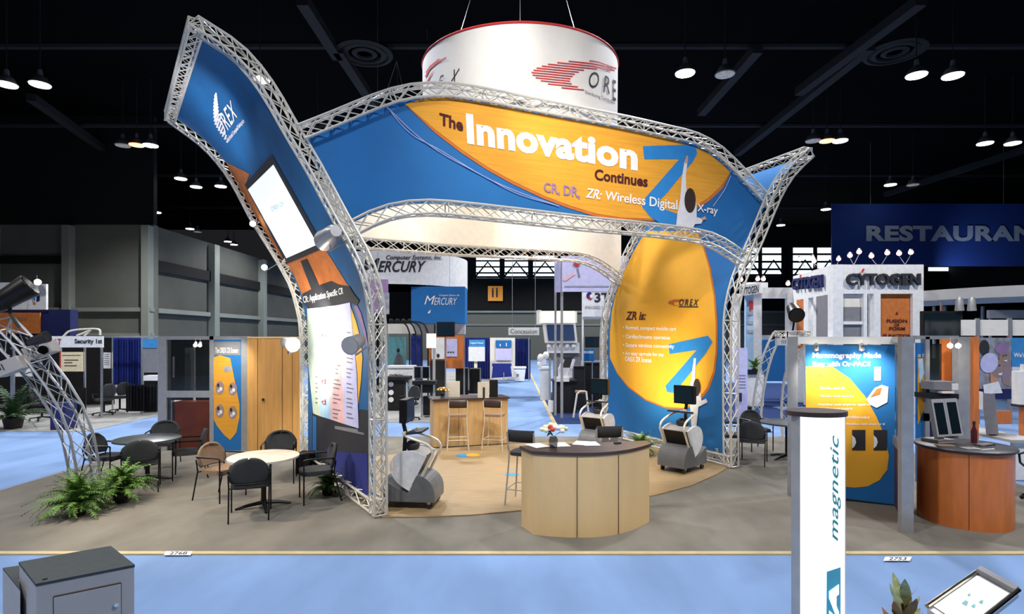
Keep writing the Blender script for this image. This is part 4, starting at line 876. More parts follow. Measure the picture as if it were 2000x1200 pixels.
# ================================================================ things close to us
LBX = thing('lightbox_totem', 'tall white glowing lightbox totem with teal sideways lettering', 'sign', (2.0, 3.72, 0))
z1 = 1.93
fp = [(px-1000)/F for px in (1563, 1585, 1606, 1628, 1650)]; dep = (3.66, 3.625, 3.61, 3.625, 3.66); fa = [(k*d_, d_) for k, d_ in zip(fp, dep)]
MB().prism(fa+[(fa[-1][0]-.02, 3.8), (fa[0][0]+.075, 3.82)], .0, z1).build('lit_face', 'lightbox', LBX, world=True)
MB().prism([(fa[0][0]-.019, 3.74), (fa[0][0]-.003, 3.655), (fa[0][0]+.07, 3.83), (fa[0][0]+.04, 3.86)], 0, z1).build('side_profile', 'frame_silver', LBX, world=True)
MB().prism([(fa[-1][0]+.002, 3.655), (fa[-1][0]+.012, 3.67), (fa[-1][0]+.0, 3.8), (fa[-1][0]-.015, 3.8)], 0, z1).build('side_profile', 'frame_silver', LBX, world=True)
cc = Vector((1.985, 3.74)); cap = [(cc.x+.19*math.cos(a)*(1 if math.cos(a) > 0 else 1.03), cc.y+.14*math.sin(a)) for a in [2*PI*k/32 for k in range(32)]]
MB().prism(cap, z1, z1+.03).build('top_cap', 'brown_top', LBX, world=True); MB().prism([(x, y) for x, y in cap], 0, .03).build('floor_base', 'brown_top', LBX, world=True)
lf = [o for o in LBX.children if o.name == 'lit_face'][0]; LXH = mesh_hit([[Vector((x, y, z)) for x, y in fa] for z in (-.2, .8, 2.2)])
text('magnetic', [(1621, 1058), (1621, 850), (1643, 850), (1641, 1058)], LXH, 'teal', lf, .003, shear=.35, space=1.05, bold=.012, maxlen=25)
shape([(1614, 1117), (1641, 1108), (1641, 1400), (1612, 1400)], LXH, 'turq', lf, .003, 'printed_block', 14)
text('IA', [(1618, 1230), (1618, 1141), (1637, 1141), (1637, 1230)], LXH, 'lightbox', lf, .006, bold=.06, shear=.25, maxlen=14)
# grey kiosk
KQ = [(-2.58, 3.11), (-2.22, 3.37), (-2.57, 3.67), (-2.93, 3.41)]
kk = thing('kiosk_cabinet', 'light grey kiosk cabinet with dark top and a small locked door, cut by the picture bottom', 'cabinet', (-2.57, 3.39, 0))
kb = MB().prism(KQ, 0, 1.085).build('body', 'kiosk_grey', kk, world=True); MB().prism([( -2.575+(x+2.575)*1.01, 3.39+(y-3.39)*1.01) for x, y in KQ], 1.085, 1.1).build('top', 'kiosk_top', kk, world=True)
KH = quad_hit(Vector((-2.58, 3.11, 0)), Vector((-2.22, 3.37, 0)), Vector((-2.58, 3.11, 1)))
kd = shape([(105, 1167), (236, 1140), (237, 1330), (107, 1390)], KH, 'kiosk_grey', kk, .006, 'door')
for a_, b_ in (((105, 1166), (236, 1139)), ((236, 1139), (237, 1330)), ((105, 1166), (107, 1390))): MB().tube([KH(*a_)[0], KH(*b_)[0]], .004, 4).build('door_gap', 'seam', kd, world=True)
p, n = KH(227, 1180); MB().tube([p, p+n*.02], .012, 12).build('lock', 'chrome', kd, world=True); p = G(88, 1132, 1.1); MB().lathe([(.012, 0), (.012, .004)], p, 12).build('cable_hole', 'black', kk, world=True)
sb = thing('low_cabinet', 'lower light grey cabinet attached at the left side of the kiosk', 'cabinet', (-3.0, 3.45, 0)); SQ = [(-3.17, 3.57), (-2.80, 3.265), (-2.945, 3.42), (-3.03, 3.64)]
MB().prism(SQ, 0, .99).build('body', 'kiosk_grey', sb, world=True); MB().prism(SQ, .99, 1.0).build('top', 'kiosk_top', sb, world=True)
# slanted display stand
ds = thing('display_stand', 'slanted metal display stand with a white product leaflet, cut by the picture edge', 'display stand', (2.45, 3.0, 0))
TL, TR, BR, BL = Vector((2.2, 3.04, 1.0)), Vector((2.68, 3.28, 1.1)), Vector((2.66, 3.01, 1.1)), Vector((2.19, 2.77, 1.0))
MB().hexa([v-Vector((0, 0, .03)) for v in (TL, BL, BR, TR)]+[TL, BL, BR, TR]).build('tray', 'frame_silver', ds, world=True)
for a_, b_ in ((TL, TR), (BL, BR)): MB().tube([a_+Vector((0, 0, .01)), b_+Vector((0, 0, .01))], .012, 8).build('rail', 'chrome', ds, True, world=True)
MB().hexa([v+Vector((0, 0, .002)) for v in (TR.lerp(TL, .08), BR.lerp(BL, .08), BR, TR)]+[v+Vector((0, 0, .03)) for v in (TR.lerp(TL, .08), BR.lerp(BL, .08), BR, TR)]).build('end_bar', 'grey_panel', ds, world=True)
SH = quad_hit(TL, TR, BL)
c0, c1, c2, c3 = [TL.lerp(BR, .5)+(v-TL.lerp(BR, .5))*.86 for v in (TL, TR.lerp(TL, .06), BR.lerp(BL, .06), BL)]; lf_ = MB().add([v+Vector((0, 0, .006)) for v in (c0, c1, c2, c3)], [(0, 1, 2, 3)]).build('leaflet_sheet', 'white', ds, world=True)
for x, y, r in ((1887, 1182, 8), (1903, 1188, 6), (1918, 1180, 6), (1894, 1166, 4)): shape([(x-r, y), (x, y-r*.7), (x+r*.6, y-2), (x+r*.2, y+r*.6)], SH, 'teal_print', lf_, .010, 'printed_drawing')
MB().tube([(2.44, 3.02, .02), (2.44, 3.02, 1.02)], .025, 10).build('pole', 'steel', ds, world=True); MB().lathe([(.2, 0), (.2, .02)], (2.44, 3.02, 0), 24).build('foot', 'steel', ds, world=True)
cp = thing('leafy_plant', 'green and red leafy potted plant between totem and slanted stand', 'plant', (2.05, 3.0, 0))
MB().lathe([(.13, 0), (.17, .35), (.15, .35), (.14, .3)], n=18).build('pot', 'pot', cp, True); MB().tube([(0, 0, .3), (.01, 0, .75), (0, .01, 1.04)], [.015, .012, .005], 6).build('stem', 'dark_cherry', cp)
LV = []
for k, m_ in enumerate(('light_leaf', 'red_leaf', 'light_leaf')):
    o = MB().grid([[(w_*s_, 0, l) for s_ in (-1, -.4, .4, 1)] for w_, l in ((.004, 0), (.028, .06), (.034, .11), (.022, .17), (.003, .215))]).build('leaf', m_, cp); LV.append(o)
for k in range(40):
    o = LV[k % 3] if k < 3 else LV[k % 3].copy()
    if k >= 3: C.objects.link(o); o.parent = cp
    u = k/39; o.location = (.012*math.sin(k), .012*math.cos(k), .5+.53*u); o.scale = (.8, .8, .8); o.rotation_euler = (0, random.uniform(.5, 1.25)*(1.15-u*.75), k*2.4); o.rotation_euler = Matrix.Rotation(k*2.4, 3, 'Z').to_4x4().to_3x3().__matmul__(Matrix.Rotation((1.35-.9*u)*random.uniform(.7, 1), 3, 'X')).to_euler()
# ================================================================ booths behind: left
def office_chair(label):
    t = thing('office_chair', label, 'chair', group='black office chairs')
    MB().lathe([(.2, .44), (.25, .46), (.25, .5), (.2, .52)], n=18).build('seat', 'charcoal', t, True)
    rows = [[(.23*x*math.sqrt(max(.05, 1-((u-.45)/.62)**2)), -.26-.05*u+.06*x*x, .56+.42*u) for x in [-1+k/4 for k in range(9)]] for u in [i/8 for i in range(9)]]
    b = MB().grid(rows).build('backrest', 'charcoal', t, True); sm = b.modifiers.new('thickness', 'SOLIDIFY'); sm.thickness = .05
    MB().tube([(0, 0, .08), (0, 0, .45)], .03, 8).build('column', 'black', t)
    for sx in (-1, 1): MB().tube([(sx*.2, .05, .47), (sx*.29, .05, .55), (sx*.29, .1, .68), (sx*.28, -.15, .68)], .016, 6).build('armrest', 'black', t, True)
    for k in range(5): a = k*2*PI/5; MB().tube([(0, 0, .1), (.28*math.cos(a), .28*math.sin(a), .07)], .018, 6).build('foot', 'black', t); MB().ball((.28*math.cos(a), .28*math.sin(a), .03), .03, 8).build('caster', 'black', t, True)
    return t
oc = office_chair('black office chair in the dark booth, turned to the draped table'); oc.location = G(203, 812); oc.location.z = .012; oc.rotation_euler = (0, 0, 1.2)
for p_, rz, lb in (((234, 806), 1.1, 'second black office chair, nearer the blue drape of the dark booth'), ((82, 822), -1.2, 'black office chair behind the leaning truss mast in the dark booth'), ((2045, 985), 2.2, 'black swivel chair cut by the picture edge behind the round counter'), ((800, 822), 2.6, 'dark swivel chair seen through the booth left of the rear bar')):
    q = G(*p_); q.z = .012; dup(oc, q, rz, lb)
d = 19.0
kit('shell_scheme_booth', 'dark shell booth with silver posts and a white fascia about security', 'exhibition booth', [('fascia', 'wall_white', 62, 657, 200, 679, 16.0, .06), ('post', 'steel', 20, 679, 26, 842, 15.6, .06), ('post', 'steel', 117, 679, 119, 738, 19, .05), ('post', 'steel', 163, 679, 166, 735, 19, .05), ('post', 'steel', 196, 679, 199, 752, 17.2, .05), ('post', 'steel', 218, 658, 220, 737, 19, .05), ('post', 'steel', 275, 658, 279, 748, 18, .05), ('top_rail', 'steel', 199, 656, 310, 660, 17.9, .05),
     ('back_wall', 'black_drape', -20, 660, 222, 658+2.43*F/d, d+1.5, .05), ('side_wall', 'black_drape', 278, 708, 314, 658+2.43*F/18, 18.5, .05)])
fs = [o for o in bpy.data.objects if o.name == 'fascia'][0]; text('RAAT', tq(91, 662, 120, 674), plane_hit(16), 'red', fs, .01, bold=.03); text('Security 1st', tq(146, 662, 200, 674), plane_hit(16), 'ink', fs, .01, bold=.03); text('SI', tq(68, 662, 86, 674), plane_hit(16), 'ink', fs, .01, bold=.03)
t = kit('notice_board', 'cream notice poster with ruled lines under the white fascia', 'poster', [('sheet', 'cream', 119, 688, 161, 726, 18.9, .03), ('side_strip', 'red', 116, 682, 119, 728, 18.9, .03)]); shapes([rectp(126, 703, 153, 704.5), rectp(126, 708, 142, 709.5), rectp(126, 714, 150, 715.5), rectp(122, 694, 158, 695)], plane_hit(18.9), 'ink', t.children[0], .01, 'lettering')
t = kit('notice_board', 'small white price list hanging on the dark wall beside the blue drape', 'poster', [('sheet', 'wall_white', 202, 689, 215, 720, 18.9, .03)]); shapes([rectp(204, 692+k*4, 213, 693+k*4) for k in range(6)], plane_hit(18.9), 'grey_panel', t, .01, 'lettering')
kit('notice_board', 'white sheet hanging behind the leaning truss mast', 'poster', [('sheet', 'wall_white', 22, 716, 62, 736, 18.5, .03)])
def drape(name, label, x0, x1, y0, y1, d, mat, n=60, amp=.06):
    a, b = W(x0, y0, d), W(x1, y1, d); rows = [[(a.x+(b.x-a.x)*k/n, d+amp*math.sin(k*1.1)+.02*math.sin(k*2.7), z) for k in range(n+1)] for z in (b.z, (a.z+b.z)/2, a.z)]
    return tag(MB().grid(rows).build(name, mat, None, True), label, 'curtain')
drape('curtain', 'royal blue pleated drape behind the black office chairs', 221, 276, 660, 752, 18.6, 'navy_drape')
drape('table_skirt', 'black table skirt beside the black office chairs', 246, 312, 752, 804, 17.9, 'black_drape')
drape('table_skirt', 'black draped table skirt in the dark booth behind the mast', 30, 168, 758, 822, 18.2, 'black_drape')
kit('poster_board', 'board with turquoise header beside the glass display wall', 'poster', [('header', 'cyanish', 278, 662, 307, 680, 17.2, .03), ('board', 'grey_panel', 279, 680, 307, 728, 17.22, .03), ('ledge', 'wall_white', 280, 734, 308, 744, 17.1, .3)])
fern('potted_palm', 'dark potted palm at the picture edge behind the mast', G(26, 838), 1.5, 'fern_dark', n=34)
kit('waste_bin', 'tall dark bin standing behind the leaning truss mast', 'bin', [('body', 'navy', 98, 788, 128, 841, 14.9, .4)])
t = kit('billboard', 'tall blue exhibit wall with orange and white sign panels at the picture edge', 'billboard', [('blue_wall', 'navy', -30, 605, 137, 656, 22, .4), ('orange_panel', 'burnt', -30, 611, 78, 652, 21.9, .05), ('white_panel', 'wall_white', -30, 552, 53, 605, 21.8, .1), ('white_panel', 'wall_white', 55, 555, 90, 605, 21.8, .1)])
text('ink', tq(22, 575, 47, 590), plane_hit(21.8), 'ink', t.children[2], .02); text('The Leader', tq(0, 617, 56, 627), plane_hit(21.9), 'tan_pad', t.children[1], .02)
for p, m_ in (([(66, 570), (70, 566), (69, 590), (64, 584)], 'cyanish'), ([(72, 566), (79, 571), (78, 588), (72, 590)], 'navy'), ([(61, 580), (66, 590), (72, 594), (66, 596)], 'burnt')): shape(p, plane_hit(21.8), m_, t.children[3], .02, 'logo_shape')
kit('wall_tower', 'tall blue exhibit tower side below the white sign panels', 'exhibit wall', [('side', 'navy_drape', 90, 605, 137, 657, 21.7, .2)]) if 0 else None
par_can('glaring lamp above the white sign panel over the dark booth', W(73, 550, 21.4), W(76, 556, 20.8), 1.2, 'lamp_warm', on=W(72, 538, 21.9), mat='steel')
MB_ = thing('tube_bundle', 'silver tubular frame pieces lying on top of the dark booth', 'frame', W(165, 652, 17)); MB().tube(spline([W(124, 657, 17), W(140, 646, 17), W(190, 643, 17), W(196, 655, 17)], None, 5), .03, 6).build('bent_tube', 'offwhite', MB_, world=True); MB().tube([W(150, 656, 17), W(178, 645, 17), W(165, 656, 17)], .03, 6).build('bent_tube', 'offwhite', MB_, world=True)
# ================================================================ booths behind: centre
cy = thing('hanging_drum_sign', 'white round hanging sign with black computer systems lettering, seen through the booth', 'hanging sign', W(780, 540, 24))
cz0, cz1 = W(0, 556, 21.3).z, W(0, 492, 21.3).z; cr, cxx, cyy = 2.95, W(775, 0, 24).x, 24
cdr = [[Vector((cxx+cr*math.cos(a), cyy+cr*math.sin(a), z)) for a in [PI+PI*k/40 for k in range(41)]] for z in (cz0, cz1)]
MB().lathe([(cr, cz0), (cr-.02, cz0-.0), (cr-.02, cz1), (cr, cz1), (cr, cz0)], (cxx, cyy, 0), 64).build('drum_fabric', 'wall_white', cy, True, world=True)
for a in (1, 3, 5): MB().tube([(cxx+cr*math.cos(a), cyy+cr*math.sin(a), cz1), (cxx, cyy, 14)], .015, 4).build('cable', 'steel', cy, world=True)
CH = mesh_hit(cdr); text('Computer Systems, Inc.', tq(754, 499, 862, 510), CH, 'ink', cy, .03, shear=.3, bold=.02)
text('M', tq(706, 505, 742, 534), CH, 'ink', cy, .03, shear=.3, bold=.02); text('ERCURY', tq(738, 510, 832, 532), CH, 'ink', cy, .03, shear=.35, bold=.02)
t = kit('hanging_box_sign', 'blue box sign with white lettering hanging below the white round sign', 'hanging sign', [('panel', 'blue', 803, 560, 908, 632, 21.5, 1.2), ('cable', 'steel', 834, 300, 834.6, 561, 21.55, .02), ('cable', 'steel', 878, 300, 878.6, 561, 21.55, .02)])
text('M', tq(829, 578, 850, 595), plane_hit(21.5), 'white', t.children[0], .03, shear=.3); text('ERCURY', tq(848, 582, 893, 596), plane_hit(21.5), 'white', t.children[0], .03, shear=.3); text('Computer Systems, Inc.', tq(858, 575, 898, 580), plane_hit(21.5), 'white', t.children[0], .03, shear=.3)
shape([(836, 610), (842, 605), (840, 612), (836, 613)], plane_hit(21.5), 'white', t.children[0], .03, 'logo_shape')
kit('hanging_banner', 'mauve hanging banner behind the tall tower front truss', 'banner', [('fabric', 'mauve', 716, 546, 758, 612, 19, .04), ('cable', 'steel', 737, 300, 737.6, 546, 19, .02), ('lower_print', 'photo_grey', 740, 572, 760, 614, 18.9, .04)])
kit('dark_void_sheet', 'black sheet in place of the dark void between the mauve banner and the blue box sign', 'wall panel', [('panel', 'black_drape', 735, 560, 812, 632, 24.8, .1), ('post', 'frame_black', 735, 632, 740, 745, 24.8, .1), ('post', 'frame_black', 806, 632, 812, 745, 24.8, .1)])  # sheet and posts added to stand for a black void
kit('exhibit_header', 'cream curved-edge header over the booth with black lamp arms', 'exhibit wall', [('header', 'offwhite', 757, 633, 850, 652, 22, .3), ('side_header', 'wall_white', 886, 633, 908, 653, 22, .3), ('post', 'steel', 848, 632, 851, 748, 22, .06), ('post', 'steel', 757, 652, 759, 748, 22, .06), ('post', 'steel', 905, 653, 908, 745, 22, .06)])
for k in range(4):
    x = 800+k*12; t = thing('lamp_arm', 'black curved lamp arm over the far booth, %s from the tall tower' % ('first', 'second', 'third', 'fourth')[k], 'lamp arm', W(x, 630, 20.5)); MB().tube(spline([W(x-35, 628, 20.5), W(x-12, 631, 20.5), W(x-2, 645, 20.5), W(x, 668, 20.5), W(x, 790, 20.5)], None, 5), .03, 6).build('arm', 'black', t, True, world=True); MB().ball(W(x-36, 627, 20.5), .08, 8).build('lamp_head', 'black', t, True, world=True)
kit('flat_tv', 'dark flat television hanging under the blue box sign', 'television', [('casing', 'black', 853, 629, 888, 658, 20, .1), ('screen', 'screen_dark', 855, 631, 886, 656, 19.98, .02), ('mount_pole', 'steel', 869, 658, 871, 745, 20.1, .05)])
t = kit('poster_board', 'teal poster showing a standing person behind the tall tower', 'poster', [('sheet', 'teal_print', 758, 658, 793, 716, 21, .04)]); shape([(774, 694), (779, 690), (786, 696), (788, 716), (768, 716)], plane_hit(21), 'grey_plastic', t, .02, 'printed_person'); shape(ell(778, 685, 3, 4, 10), plane_hit(21), 'ink', t, .02, 'printed_person')
kit('wall_panel', 'bright blue wall panel behind the black lamp arms', 'wall panel', [('panel', 'navy_drape', 803, 655, 822, 745, 21.2, .1)])
kit('wall_panel', 'cherry brown wall panel holding two white posters', 'wall panel', [('panel', 'cherry', 835, 655, 905, 720, 21.5, .1), ('lower_panel', 'dark_plastic', 840, 705, 870, 745, 21.4, .1)])
t = kit('poster_board', 'brightly lit white poster with black figures on the brown wall', 'poster', [('sheet', 'white', 843, 660, 868, 702, 21.45, .04)]); shape(ell(856, 695, 3, 4, 10), plane_hit(21.45), 'ink', t, .02, 'printed_shape')
t = kit('poster_board', 'white poster with small dark logos on the brown wall', 'poster', [('sheet', 'lilac', 872, 662, 893, 697, 21.45, .04)]); shapes([rectp(874+k*5, 687, 877+k*5, 690) for k in range(3)], plane_hit(21.45), 'ink', t, .02, 'logo_shape')
kit('tall_vase_lamp', 'slim white standing lamp before the brown wall', 'lamp', [('shade', 'glow_cream', 833, 652, 850, 680, 20.3, .2), ('stem', 'kiosk_grey', 845, 680, 850, 748, 20.2, .05)])
t = kit('reception_desk', 'white desk front with dark red lettering behind the tall tower', 'desk', [('front', 'wall_white', 757, 718, 806, 770, 19.5, .5), ('top', 'white', 755, 715, 808, 719, 19.45, .6)]); text('CXTRON', tq(760, 731, 788, 738), plane_hit(19.5), 'maroon', t.children[0], .02, shear=.3, bold=.02)
t = thing('gauge_cabinet', 'black cabinet with three round white dials beside the front truss', 'cabinet', W(775, 802, 18.8)); MB().prect(754, 740, 790, 802, 18.8, .6).build('body', 'black', t, world=True); MB().prect(752, 737, 798, 743, 18.7, .7).build('top', 'black', t, world=True)
for y in (751, 767, 781): o = tag(t, t['label'], t['category']); p = W(764, y, 18.79); MB().tube([p, p+Vector((0, -.03, 0))], .085, 16).build('dial', 'white' if y > 751 else 'photo_grey', t, world=True)
t = thing('equipment_stand', 'black equipment stand with two framed monitors left of the rear bar', 'equipment', W(830, 815, 17.2))
for a in ((808, 716, 823, 740), (824, 716, 839, 740)): o = MB().prect(*a, 17.2, .1).build('monitor', 'frame_silver', t, world=True); MB().prect(a[0]+1.5, a[1]+1.5, a[2]-1.5, a[3]-1.5, 17.18, .03).build('screen', 'black_gloss', o, world=True)
MB().prect(805, 745, 850, 752, 17, .5).build('shelf', 'black', t, world=True); MB().prect(808, 752, 848, 768, 17.1, .4).build('drawer_unit', 'black', t, world=True); MB().prect(826, 775, 842, 812, 17.3, .3).build('case', 'black', t, world=True)
for x in (807, 822, 846): MB().prect(x, 752, x+2.5, 815, 17, .05).build('leg', 'steel', t, world=True)
t = thing('side_chair', 'white framed chair with blue seat behind the black dial cabinet', 'chair', W(790, 800, 19)); MB().tube([W(778, 801, 19), W(780, 748, 19), W(794, 747, 19), W(794, 801, 19)], .03, 6).build('frame', 'white', t, world=True); MB().prect(778, 757, 795, 763, 19, .4).build('seat', 'blue', t, world=True)
kit('equipment_box', 'black cabinet standing behind the flowers, left one of two', 'cabinet', [('body', 'black', 890, 720, 914, 764, 24, .8), ('edge', 'steel', 914, 721, 916, 763, 23.95, .1)])
kit('equipment_box', 'black cabinet standing right of another behind the rear bar boards', 'cabinet', [('body', 'black', 917, 721, 938, 760, 24.5, .8), ('edge', 'steel', 937, 722, 938.5, 760, 24.45, .1)])
t = kit('poster_board', 'white poster with blue header on a stand before the blue drape', 'poster', [('sheet', 'wall_white', 915, 678, 947, 706, 31, .05), ('header', 'cyanish', 916, 664, 947, 678, 31, .05), ('stand', 'cream', 926, 706, 932, 735, 31.1, .1)])
text('Digital World', tq(919, 669, 944, 673), plane_hit(31), 'white', t.children[1], .03, bold=.03)
t = kit('pop_up_display', 'tall white display with blue picture above a draped table', 'display', [('panel', 'offwhite', 957, 660, 1006, 742, 32, .2), ('picture', 'blue', 968, 665, 999, 679, 31.9, .05), ('text_sheet', 'lilac', 968, 681, 999, 704, 31.9, .05)])
shapes([rectp(976, 672, 978, 677), rectp(988, 670, 990, 677)], plane_hit(31.9), 'white', t.children[1], .03, 'logo_shape')
t = thing('draped_table', 'small table with sparkling blue cloth in front of the tall white display', 'table', W(980, 742, 30)); MB().prect(961, 711, 999, 716, 30, .7).build('tabletop', 'navy_drape', t, world=True); MB().hexa([W(960, 739, 29.9), W(1000, 736, 29.9), W(1000, 736, 30.6), W(960, 739, 30.6), W(963, 712, 29.9), W(997, 712, 29.9), W(997, 712, 30.6), W(963, 712, 30.6)]).build('cloth', 'navy_drape', t, world=True); MB().prect(983, 728, 985, 745, 29.8, .05).build('leg', 'steel', t, world=True)
t = thing('recycling_bin', 'white recycling bin with green mark before the blue drape', 'bin', W(1015, 745, 31)); MB().hexa([W(1006, 745, 31), W(1024, 745, 31), W(1024, 745, 31.5), W(1006, 745, 31.5), W(1003, 719, 31), W(1027, 719, 31), W(1027, 719, 31.5), W(1003, 719, 31.5)]).build('body', 'wall_white', t, world=True); MB().prect(1002, 717, 1028, 720, 30.95, .6).build('lid', 'white', t, world=True); MB().prect(1010, 731, 1013, 735, 30.95, .04).build('recycling_mark', 'fern', t, world=True)
drape('curtain', 'blue pleated drape behind the poster stand and black cabinets', 905, 957, 660, 742, 33, 'navy_drape'); drape('curtain', 'blue pleated drape right of the tall white display', 1006, 1036, 662, 742, 33, 'navy_drape')
kit('curtain_pole', 'thin silver pole at the end of the far blue drape', 'pole', [('pole', 'steel', 1032, 660, 1034, 744, 31.5, .05)])
t = kit('concession_sign', 'small cream concession sign on the far wall', 'sign', [('board', 'offwhite', 993, 640, 1053, 655, 40, .1), ('drop_rod', 'steel', 1000, 620, 1001, 640, 40, .04), ('drop_rod', 'steel', 1045, 620, 1046, 640, 40, .04)]); text('Concession', tq(997, 643, 1049, 652), plane_hit(40), 'ink', t.children[0], .03)
t = kit('restroom_sign', 'square orange sign with two dark figures on the far dark wall', 'sign', [('panel', 'sign_orange', 953, 559, 982, 588, 59.75, .4)]); shapes([rectp(961, 566, 964, 581), rectp(969, 566, 972, 581)], plane_hit(59.75), 'ink', t, .06, 'printed_shape')
shapes([ell(962.5, 564, 1.6, 1.6, 8), ell(970.5, 564, 1.6, 1.6, 8)], plane_hit(59.75), 'ink', t, .06, 'printed_shape')
# kiosk with glowing header, right of the aisle
t = thing('demo_kiosk', 'demonstration kiosk with glowing cream header and slanted blue screen', 'kiosk', W(1090, 745, 24))
MB().prect(1057, 608, 1122, 631, 23, .6).build('glowing_header', 'glow_cream', t, world=True); MB().prect(1049, 606, 1057, 634, 23.1, .6).build('header_end', 'wall_white', t, world=True); MB().prect(1122, 608, 1127, 631, 23.1, .6).build('header_end', 'wall_white', t, world=True)
MB().hexa([W(1064, 670, 22.6), W(1128, 670, 22.6), W(1128, 670, 23.2), W(1064, 670, 23.2), W(1059, 631, 23), W(1124, 631, 23), W(1124, 631, 23.4), W(1059, 631, 23.4)]).build('slanted_front', 'kiosk_grey', t, world=True)
HK = quad_hit(W(1064, 670, 22.6), W(1128, 670, 22.6), W(1059, 631, 23)); shape([(1067, 635), (1120, 635), (1123, 666), (1071, 666)], HK, 'screen_blue', t, .02, 'screen')
MB().prect(1070, 670, 1132, 690, 22.8, .5).build('lower_front', 'wall_white', t, world=True); MB().prect(1082, 690, 1135, 776, 23, .5).build('cabinet_panel', 'grey_panel', t, world=True)
for k in range(5): MB().ball(W(1072+k*12, 677, 22.7), .09, 8).build('lamp_head', 'white', t, True, world=True)
kit('cabinet', 'white cabinet at the right edge of the far aisle', 'cabinet', [('body', 'wall_white', 1056, 722, 1075, 770, 21.9, .6), ('top', 'white', 1053, 718, 1077, 722, 21.85, .7)])
for i, (x, y, r) in enumerate(((1056, 700, .13), (1062, 707, .1), (1054, 712, .1), (1066, 695, .12))): tag(MB().ball(W(x, y, 22), (r, r, r*1.3), 10).build('white_lamp', 'white'), ('round white lamp cluster piece above the far white cabinet, highest', 'round white object on the far white cabinet, middle', 'round white object on the far white cabinet, lowest', 'round white object nearest the demo kiosk')[i], 'lamp')
kit('plinth', 'black plinth carrying a white medical device at the far booth corner', 'plinth', [('body', 'black', 1082, 747, 1126, 808, 18.2, .8), ('top', 'frame_black', 1080, 744, 1128, 748, 18.15, .9)])
t = thing('desktop_device', 'white medical device with upright arms on the black plinth', 'machine', W(1100, 745, 18.2)); MB().prect(1084, 738, 1112, 746, 18.1, .5).build('base', 'white_plastic', t, world=True); MB().prect(1092, 719, 1118, 738, 18.2, .4).build('body', 'white_plastic', t, world=True); MB().tube([W(1094, 720, 18.1), W(1100, 702, 18.1)], .05, 8).build('arm', 'white_plastic', t, True, world=True); MB().tube([W(1116, 720, 18.1), W(1121, 702, 18.1)], .05, 8).build('arm', 'white_plastic', t, True, world=True); MB().prect(1099, 697, 1120, 719, 18.3, .1).build('back_plate', 'dark_plastic', t, world=True)
kit('silver_pole', 'silver pole beside the black plinth with white clamp', 'pole', [('pole', 'steel', 1072, 700, 1076, 805, 18.4, .06), ('clamp', 'white', 1071, 783, 1081, 806, 18.3, .1)])
t = kit('hanging_banner', 'white hanging banner with a red starburst and legs print', 'banner', [('front', 'lilac', 1098, 500, 1225, 570, 17, .06), ('pole', 'frame_silver', 1095, 500, 1100, 700, 17.1, .08), ('pole', 'frame_silver', 1083, 500, 1087, 690, 17.6, .08), ('side', 'lilac', 1084, 505, 1098, 571, 17.3, .05)])
f_ = t.children[0]; shape([(1099, 546), (1120, 532), (1124, 536), (1104, 550)], plane_hit(17), 'pink', f_, .02, 'printed_shape'); shape([(1126+(9 if k % 2 else 4)*math.cos(k*PI/8), 516+(9 if k % 2 else 4)*math.sin(k*PI/8)) for k in range(16)], plane_hit(17), 'red', f_, .03, 'printed_star')
shape([(1126, 524), (1129, 524), (1133, 542), (1130, 543)], plane_hit(17), 'grey_panel', f_, .02, 'printed_shape'); shape(rectp(1102, 559, 1222, 560.5), plane_hit(17), 'grey_panel', f_, .02, 'printed_line')
t = kit('fascia_sign', 'white sign frame with black letters beside the yellow banner', 'sign', [('board', 'wall_white', 1138, 571, 1215, 619, 19, .08), ('post', 'wall_white', 1137, 571, 1140, 760, 19.1, .08), ('post', 'wall_white', 1175, 619, 1178, 760, 19.1, .08), ('rail', 'wall_white', 1138, 620, 1180, 624, 19.1, .05)])
b_ = t.children[0]; text('3TP', tq(1161, 572, 1206, 591), plane_hit(19), 'ink', b_, .02, bold=.03); text('IMAGING SCIENCES', tq(1143, 598, 1205, 604), plane_hit(19), 'grey_panel', b_, .02); shape(ell(1151, 578, 6, 7, 18), plane_hit(19), 'navy_drape', b_, .02, 'logo_shape'); shape(ell(1153, 581, 4, 5, 18), plane_hit(19), 'red', b_, .03, 'logo_shape'); shape(ell(1155, 579, 3, 4, 14), plane_hit(19), 'white', b_, .04, 'logo_shape')
kit('flat_tv', 'black television on the white sign frame beside the yellow banner', 'television', [('casing', 'black', 1143, 658, 1171, 679, 19.5, .1), ('screen', 'screen_dark', 1144.5, 659.5, 1169.5, 677.5, 19.48, .02), ('mount_pole', 'steel', 1156, 679, 1158, 760, 19.6, .05)])
kit('poster_board', 'blue landscape poster under the black television', 'poster', [('sheet', 'blue', 1137, 683, 1161, 706, 19.3, .04), ('pale_band', 'pale_blue', 1139, 686, 1159, 691, 19.28, .02)])
kit('equipment_box', 'dark box under the blue landscape poster', 'cabinet', [('body', 'black', 1143, 710, 1174, 762, 19.9, .5), ('lid', 'dark_plastic', 1142, 708, 1175, 711, 19.85, .55)])
kit('equipment_box', 'dark brown box beside the white device on the plinth', 'cabinet', [('body', 'dark_plastic', 1121, 718, 1142, 745, 19, .5), ('lid', 'black', 1120, 716, 1143, 719, 18.95, .55)])
t = thing('side_chair', 'white framed high chair behind the middle imaging cart', 'chair', W(1130, 815, 17)); MB().tube([W(1120, 816, 17), W(1127, 770, 17), W(1133, 765, 17), W(1145, 765, 17), W(1150, 812, 17)], .03, 6).build('frame', 'offwhite', t, True, world=True); MB().prect(1126, 765, 1146, 769, 17, .4).build('seat', 'tan_pad', t, world=True)
